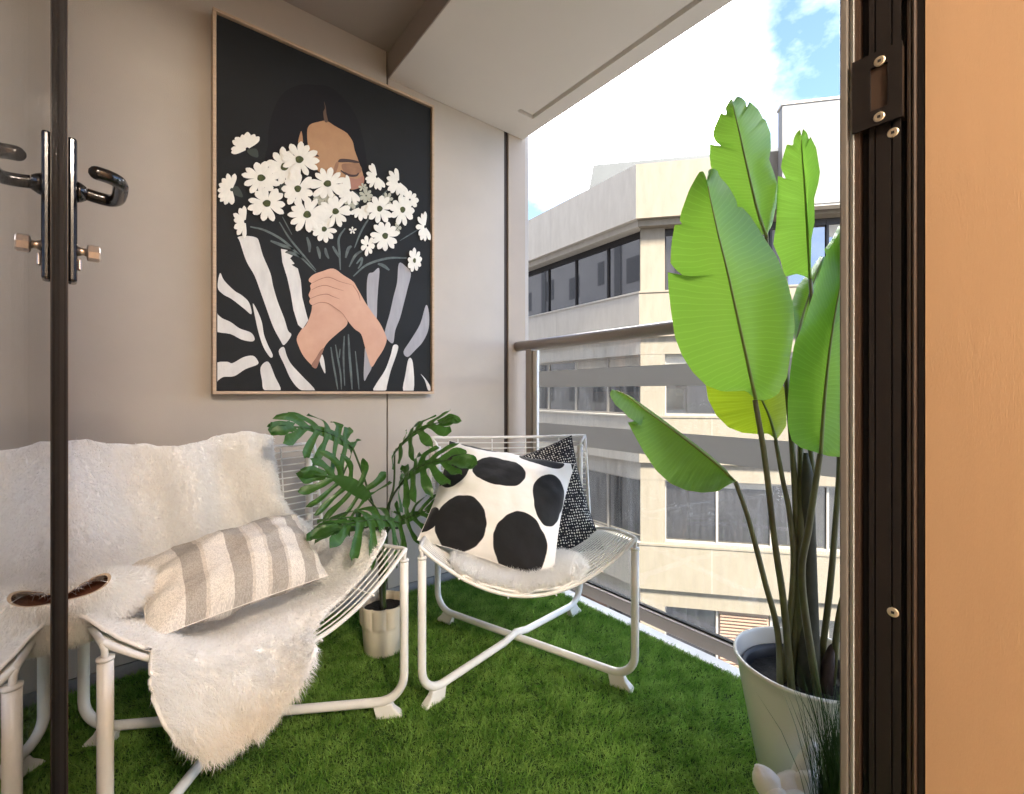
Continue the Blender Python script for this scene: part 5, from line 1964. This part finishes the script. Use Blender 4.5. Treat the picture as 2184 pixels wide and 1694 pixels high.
for pts in ([(1218, 450), (1300, 410), (1380, 386), (1440, 397), (1520, 432), (1650, 468)], [(1210, 525), (1290, 487), (1370, 475), (1460, 502), (1560, 532)], [(1198, 618), (1290, 582), (1380, 569), (1440, 592), (1520, 622)], [(1225, 690), (1300, 660), (1390, 668), (1470, 718), (1545, 775), (1602, 855)], [(1660, 470), (1720, 560), (1740, 640)]):
    stroke('painted_finger_line', pts, q3, 1.7, 7 * E4, MAT['paint_hand_shade'])


def petal(cx, cy, ax_, ay_, ang, r0, r1, wd, lay, relief=0.0007):
    """one raised petal as a small domed strip (zoomed-pixel units)"""
    V, Fc = [], []
    n = 7
    for i in range(n + 1):
        t_ = i / n
        r_ = r0 + (r1 - r0) * t_
        w_ = wd * float(np.interp(t_, [0, .2, .5, .75, .92, 1], [.30, .55, .92, 1.0, .74, .22]))
        for e_ in (-1, -0.45, 0.45, 1):
            x = cx + ax_ * (math.cos(ang) * r_ - math.sin(ang) * e_ * w_)
            y = cy + ay_ * (math.sin(ang) * r_ + math.cos(ang) * e_ * w_)
            V.append((x, y, lay + relief * (1.0 if abs(e_) < 0.9 else 0.05) * (0.5 + 0.5 * t_)))
    Fc = grid_faces(n, 3)
    return V, Fc


def daisy(cx, cy, rx, ry, lay, n=11, arc=(0, 360), rot=0.0, core=True, seed=0, back=False, core_r=0.2):
    g = random.Random(seed)
    parts = []
    order = list(range(n))
    g.shuffle(order)
    full = abs(arc[1] - arc[0]) >= 359
    for q, i in enumerate(order):
        a_ = R(arc[0] + (arc[1] - arc[0]) * ((i + (0 if full else 0.5)) / n) + g.uniform(-6, 6)) + rot
        parts.append(petal(cx, cy, rx, ry, a_, 0.10, g.uniform(0.88, 1.05), 0.185 * 11 / max(n, 8) * (1 if full else 0.75) * g.uniform(0.85, 1.1), lay + q * 0.00006))
    v_, f_ = join_vf(parts)
    V = [cpt(qd(x, y), l) for x, y, l in v_]
    m_ = MAT['paint_petal_back'] if back else MAT['paint_petal']
    o = mesh_obj('painted_daisy', V, f_, m_, cv, smooth=False)
    if core:
        C_, n_ = [], 18
        C_.append((cx, cy, lay + 0.0026))
        for k_ in range(n_):
            a_ = 2 * math.pi * k_ / n_
            C_.append((cx + rx * core_r * math.cos(a_) * (1 + 0.1 * math.sin(3 * a_ + seed)), cy + ry * core_r * math.sin(a_), lay + 0.0018))
        mesh_obj('flower_centre', [cpt(qd(x, y), l) for x, y, l in C_], [(0, 1 + k_, 1 + (k_ + 1) % n_) for k_ in range(n_)], MAT['paint_core'], o)
    return o


LAY = 8 * E4
# dark leaves in the bouquet
for pts in ([(640, 620), (720, 580), (760, 700), (690, 780)], [(980, 760), (1080, 740), (1100, 860), (1000, 850)], [(1290, 760), (1420, 770), (1400, 960), (1310, 900)], [(180, 720), (260, 700), (310, 800), (230, 780)], [(350, 350), (440, 340), (455, 420), (380, 400)]):
    patch('painted_leaf', pts, qd, 4 * E4, MAT['paint_leafdark'])
D = [  # cx, cy, rx, ry, arc, n, core, back
    (1490, 790, 70, 70, (0, 360), 7, False, True), (1350, 850, 75, 70, (0, 360), 7, False, True), (1095, 800, 110, 90, (0, 360), 8, False, True), (1690, 830, 60, 75, (0, 360), 7, False, True), (1790, 1100, 40, 65, (0, 360), 6, False, True), (1460, 710, 45, 45, (0, 360), 6, False, True),
    (1110, 1030, 70, 70, (0, 360), 7, False, True),
    (705, 515, 185, 190, (0, 360), 11, True, False), (1085, 1112, 125, 128, (0, 360), 10, True, False), (1430, 905, 105, 125, (-20, 170), 6, False, False),
    (350, 345, 160, 155, (150, 330), 8, False, False), (200, 735, 150, 160, (75, 290), 9, False, False), (330, 1040, 125, 160, (80, 285), 7, False, False),
    (1590, 610, 110, 135, (40, 260), 9, False, False), (1800, 660, 125, 145, (35, 265), 9, False, False), (1340, 740, 130, 150, (30, 270), 9, False, False), (1905, 830, 85, 95, (0, 360), 8, False, False), (2050, 1090, 85, 150, (40, 290), 8, False, False),
    (1500, 1270, 75, 100, (0, 360), 7, False, False), (1355, 1125, 38, 40, (0, 360), 5, False, False),
    (480, 625, 200, 165, (0, 360), 11, True, False), (845, 450, 195, 175, (0, 360), 12, True, False), (830, 730, 165, 165, (0, 360), 11, True, False), (535, 870, 192, 170, (0, 360), 11, True, False), (1115, 680, 185, 160, (0, 360), 12, True, False),
    (920, 975, 190, 175, (0, 360), 12, True, False), (1190, 945, 160, 150, (0, 360), 11, True, False), (1612, 920, 135, 145, (0, 360), 10, True, False), (1832, 930, 125, 150, (0, 360), 10, True, False), (1665, 1180, 142, 152, (0, 360), 11, True, False), (1945, 1415, 72, 118, (0, 360), 9, True, False),
]
for i, (cx, cy, rx, ry, arc, n, core, back) in enumerate(D):
    daisy(cx, cy, rx, ry, LAY + i * 0.00028, n, arc, 0.25 * i, core, seed=i, back=back) if arc == (0, 360) else daisy(cx, cy, rx, ry, LAY + i * 0.00028, n, arc, 0, core, seed=i, back=back)

# ------------------------------------------------------------------ artificial lawn
g = np.random.default_rng(3)
gx0_, gx1_, gy0_, gy1_ = -0.27, XE - 0.050, 0.08, 1.985
nx_, ny_ = 60, 60
xs_ = np.linspace(gx0_, gx1_, nx_ + 1)
ys_ = np.linspace(gy0_, gy1_, ny_ + 1)
V = [(x, y, 0.0045) for x in xs_ for y in ys_]
Fc = grid_faces(nx_, ny_)
fl = np.cross(np.array(V[Fc[0][1]]) - V[Fc[0][0]], np.array(V[Fc[0][2]]) - V[Fc[0][0]])[2] < 0


def turf_tone(r_):
    return 0.30 + 0.30 * np.sin(r_[:, 0] * 37 + np.sin(r_[:, 1] * 23) * 2) * np.sin(r_[:, 1] * 41 + 1) + 0.25 * (np.random.default_rng(4).random(len(r_)))


lawn = hair_mesh('lawn', V, Fc, 330000, 0.021, 0.0019, MAT['turf_blade'], None, flow=(-0.15, -0.35, 0), spread=0.85, lift=1.0, tuft_amt=0.9, flip=fl, tone_fn=turf_tone, curl=0.4, seed=21)
tag(lawn, 'green artificial grass covering the balcony floor', 'grass', kind='stuff')


# ------------------------------------------------------------------ tuft of ornamental grass and white ornament, lower right
TB = np.array([1.012, 0.270, 0.0])
tuft = thing('ornamental_grass', 'tuft of thin dark green grass blades in front of the white planter', 'grass plant', TB)
n = 1100
me_v, me_f = [], []
for i in range(n):
    a_, r_ = random.uniform(0, 6.28), random.uniform(0, 0.048)
    b_ = TB + np.array([math.cos(a_) * r_, math.sin(a_) * r_, 0.045])
    lean = np.array([random.gauss(0, 0.06), random.gauss(0, 0.06), 0])
    h_ = random.uniform(0.14, 0.40) * (1 if random.random() < 0.8 else 1.15)
    w_ = random.uniform(0.0009, 0.0017)
    sd_ = np.array([math.cos(a_ + 1.3), math.sin(a_ + 1.3), 0]) * w_
    k0 = len(me_v)
    for q in np.linspace(0, 1, 5):
        c_ = b_ + lean * h_ * 1.6 * q * q + np.array([0, 0, h_ * q * (1 - 0.12 * q)])
        if q < 0.99:
            me_v += [c_ - sd_ * (1 - q * 0.7), c_ + sd_ * (1 - q * 0.7)]
        else:
            me_v.append(c_)
    for j in range(3):
        me_f.append((k0 + 2 * j, k0 + 2 * j + 1, k0 + 2 * j + 3, k0 + 2 * j + 2))
    me_f.append((k0 + 6, k0 + 7, k0 + 8))
bl = mesh_obj('blades', me_v, me_f, MAT['tuft_blade'], tuft, smooth=True)
bl['kind'] = 'stuff'
v, f = lathe_vf([(0.0, 0.004), (0.045, 0.004), (0.060, 0.065), (0.062, 0.07), (0.057, 0.068), (0.05, 0.055), (0.0, 0.054)], 36, TB)
mesh_obj('grass_pot', v, f, MAT['white_pot'], tuft, smooth=True)


def blob(center, radii, axes, nseg=28, nring=16, bump=0.06, seed=0.0, point=0.0):
    V, Fc = [], []
    A_ = [np.array(a_, float) / np.linalg.norm(a_) for a_ in axes]
    for i in range(nring + 1):
        th_ = math.pi * i / nring
        for k_ in range(nseg):
            ph = 2 * math.pi * k_ / nseg
            s_ = math.sin(th_) * (1 - point * (0.5 + 0.5 * math.cos(th_)))
            d_ = np.array([s_ * math.cos(ph), s_ * math.sin(ph), math.cos(th_)])
            k2 = 1 + bump * fbm(d_[0] * 1.5 + seed, d_[1] * 1.5, d_[2] * 1.5)
            V.append(np.array(center) + k2 * (A_[0] * d_[0] * radii[0] + A_[1] * d_[1] * radii[1] + A_[2] * d_[2] * radii[2]))
    for i in range(nring):
        for k_ in range(nseg):
            kk = (k_ + 1) % nseg
            Fc.append((i * nseg + k_, i * nseg + kk, (i + 1) * nseg + kk, (i + 1) * nseg + k_))
    return V, Fc


ORN = atd(1668, 1690, 0.96)
orn = thing('white_ornament', 'white flower-shaped stone ornament at the foot of the white planter', 'ornament', (ORN[0], ORN[1], 0.0))
toC = -FW
for px, py, d, radii, up_ in ((1642, 1678, 0.955, (0.026, 0.018, 0.050), UP * 0.8 - RT * 0.55), (1680, 1686, 0.955, (0.030, 0.020, 0.040), UP * 0.9 + RT * 0.3), (1715, 1640, 0.96, (0.020, 0.018, 0.062), UP * 0.95 + RT * 0.35), (1722, 1680, 0.945, (0.028, 0.02, 0.040), UP + RT * 0.1), (1660, 1712, 0.94, (0.034, 0.022, 0.03), UP), (1700, 1715, 0.935, (0.036, 0.024, 0.03), UP)):
    c_ = atd(px, py, d)
    up_ = np.array(up_) / np.linalg.norm(up_)
    s_ = np.cross(up_, toC)
    v, f = blob(c_, radii, (s_, np.cross(s_, up_), up_), seed=px, bump=0.12)
    mesh_obj('petal', v, f, MAT['ornament_white'], orn, smooth=True)
v, f = lathe_vf([(0.0, 0.003), (0.050, 0.003), (0.056, 0.02), (0.03, 0.07), (0.0, 0.09)], 24, (ORN[0], ORN[1], 0.0))
mesh_obj('base', v, f, MAT['ornament_white'], orn, smooth=True)
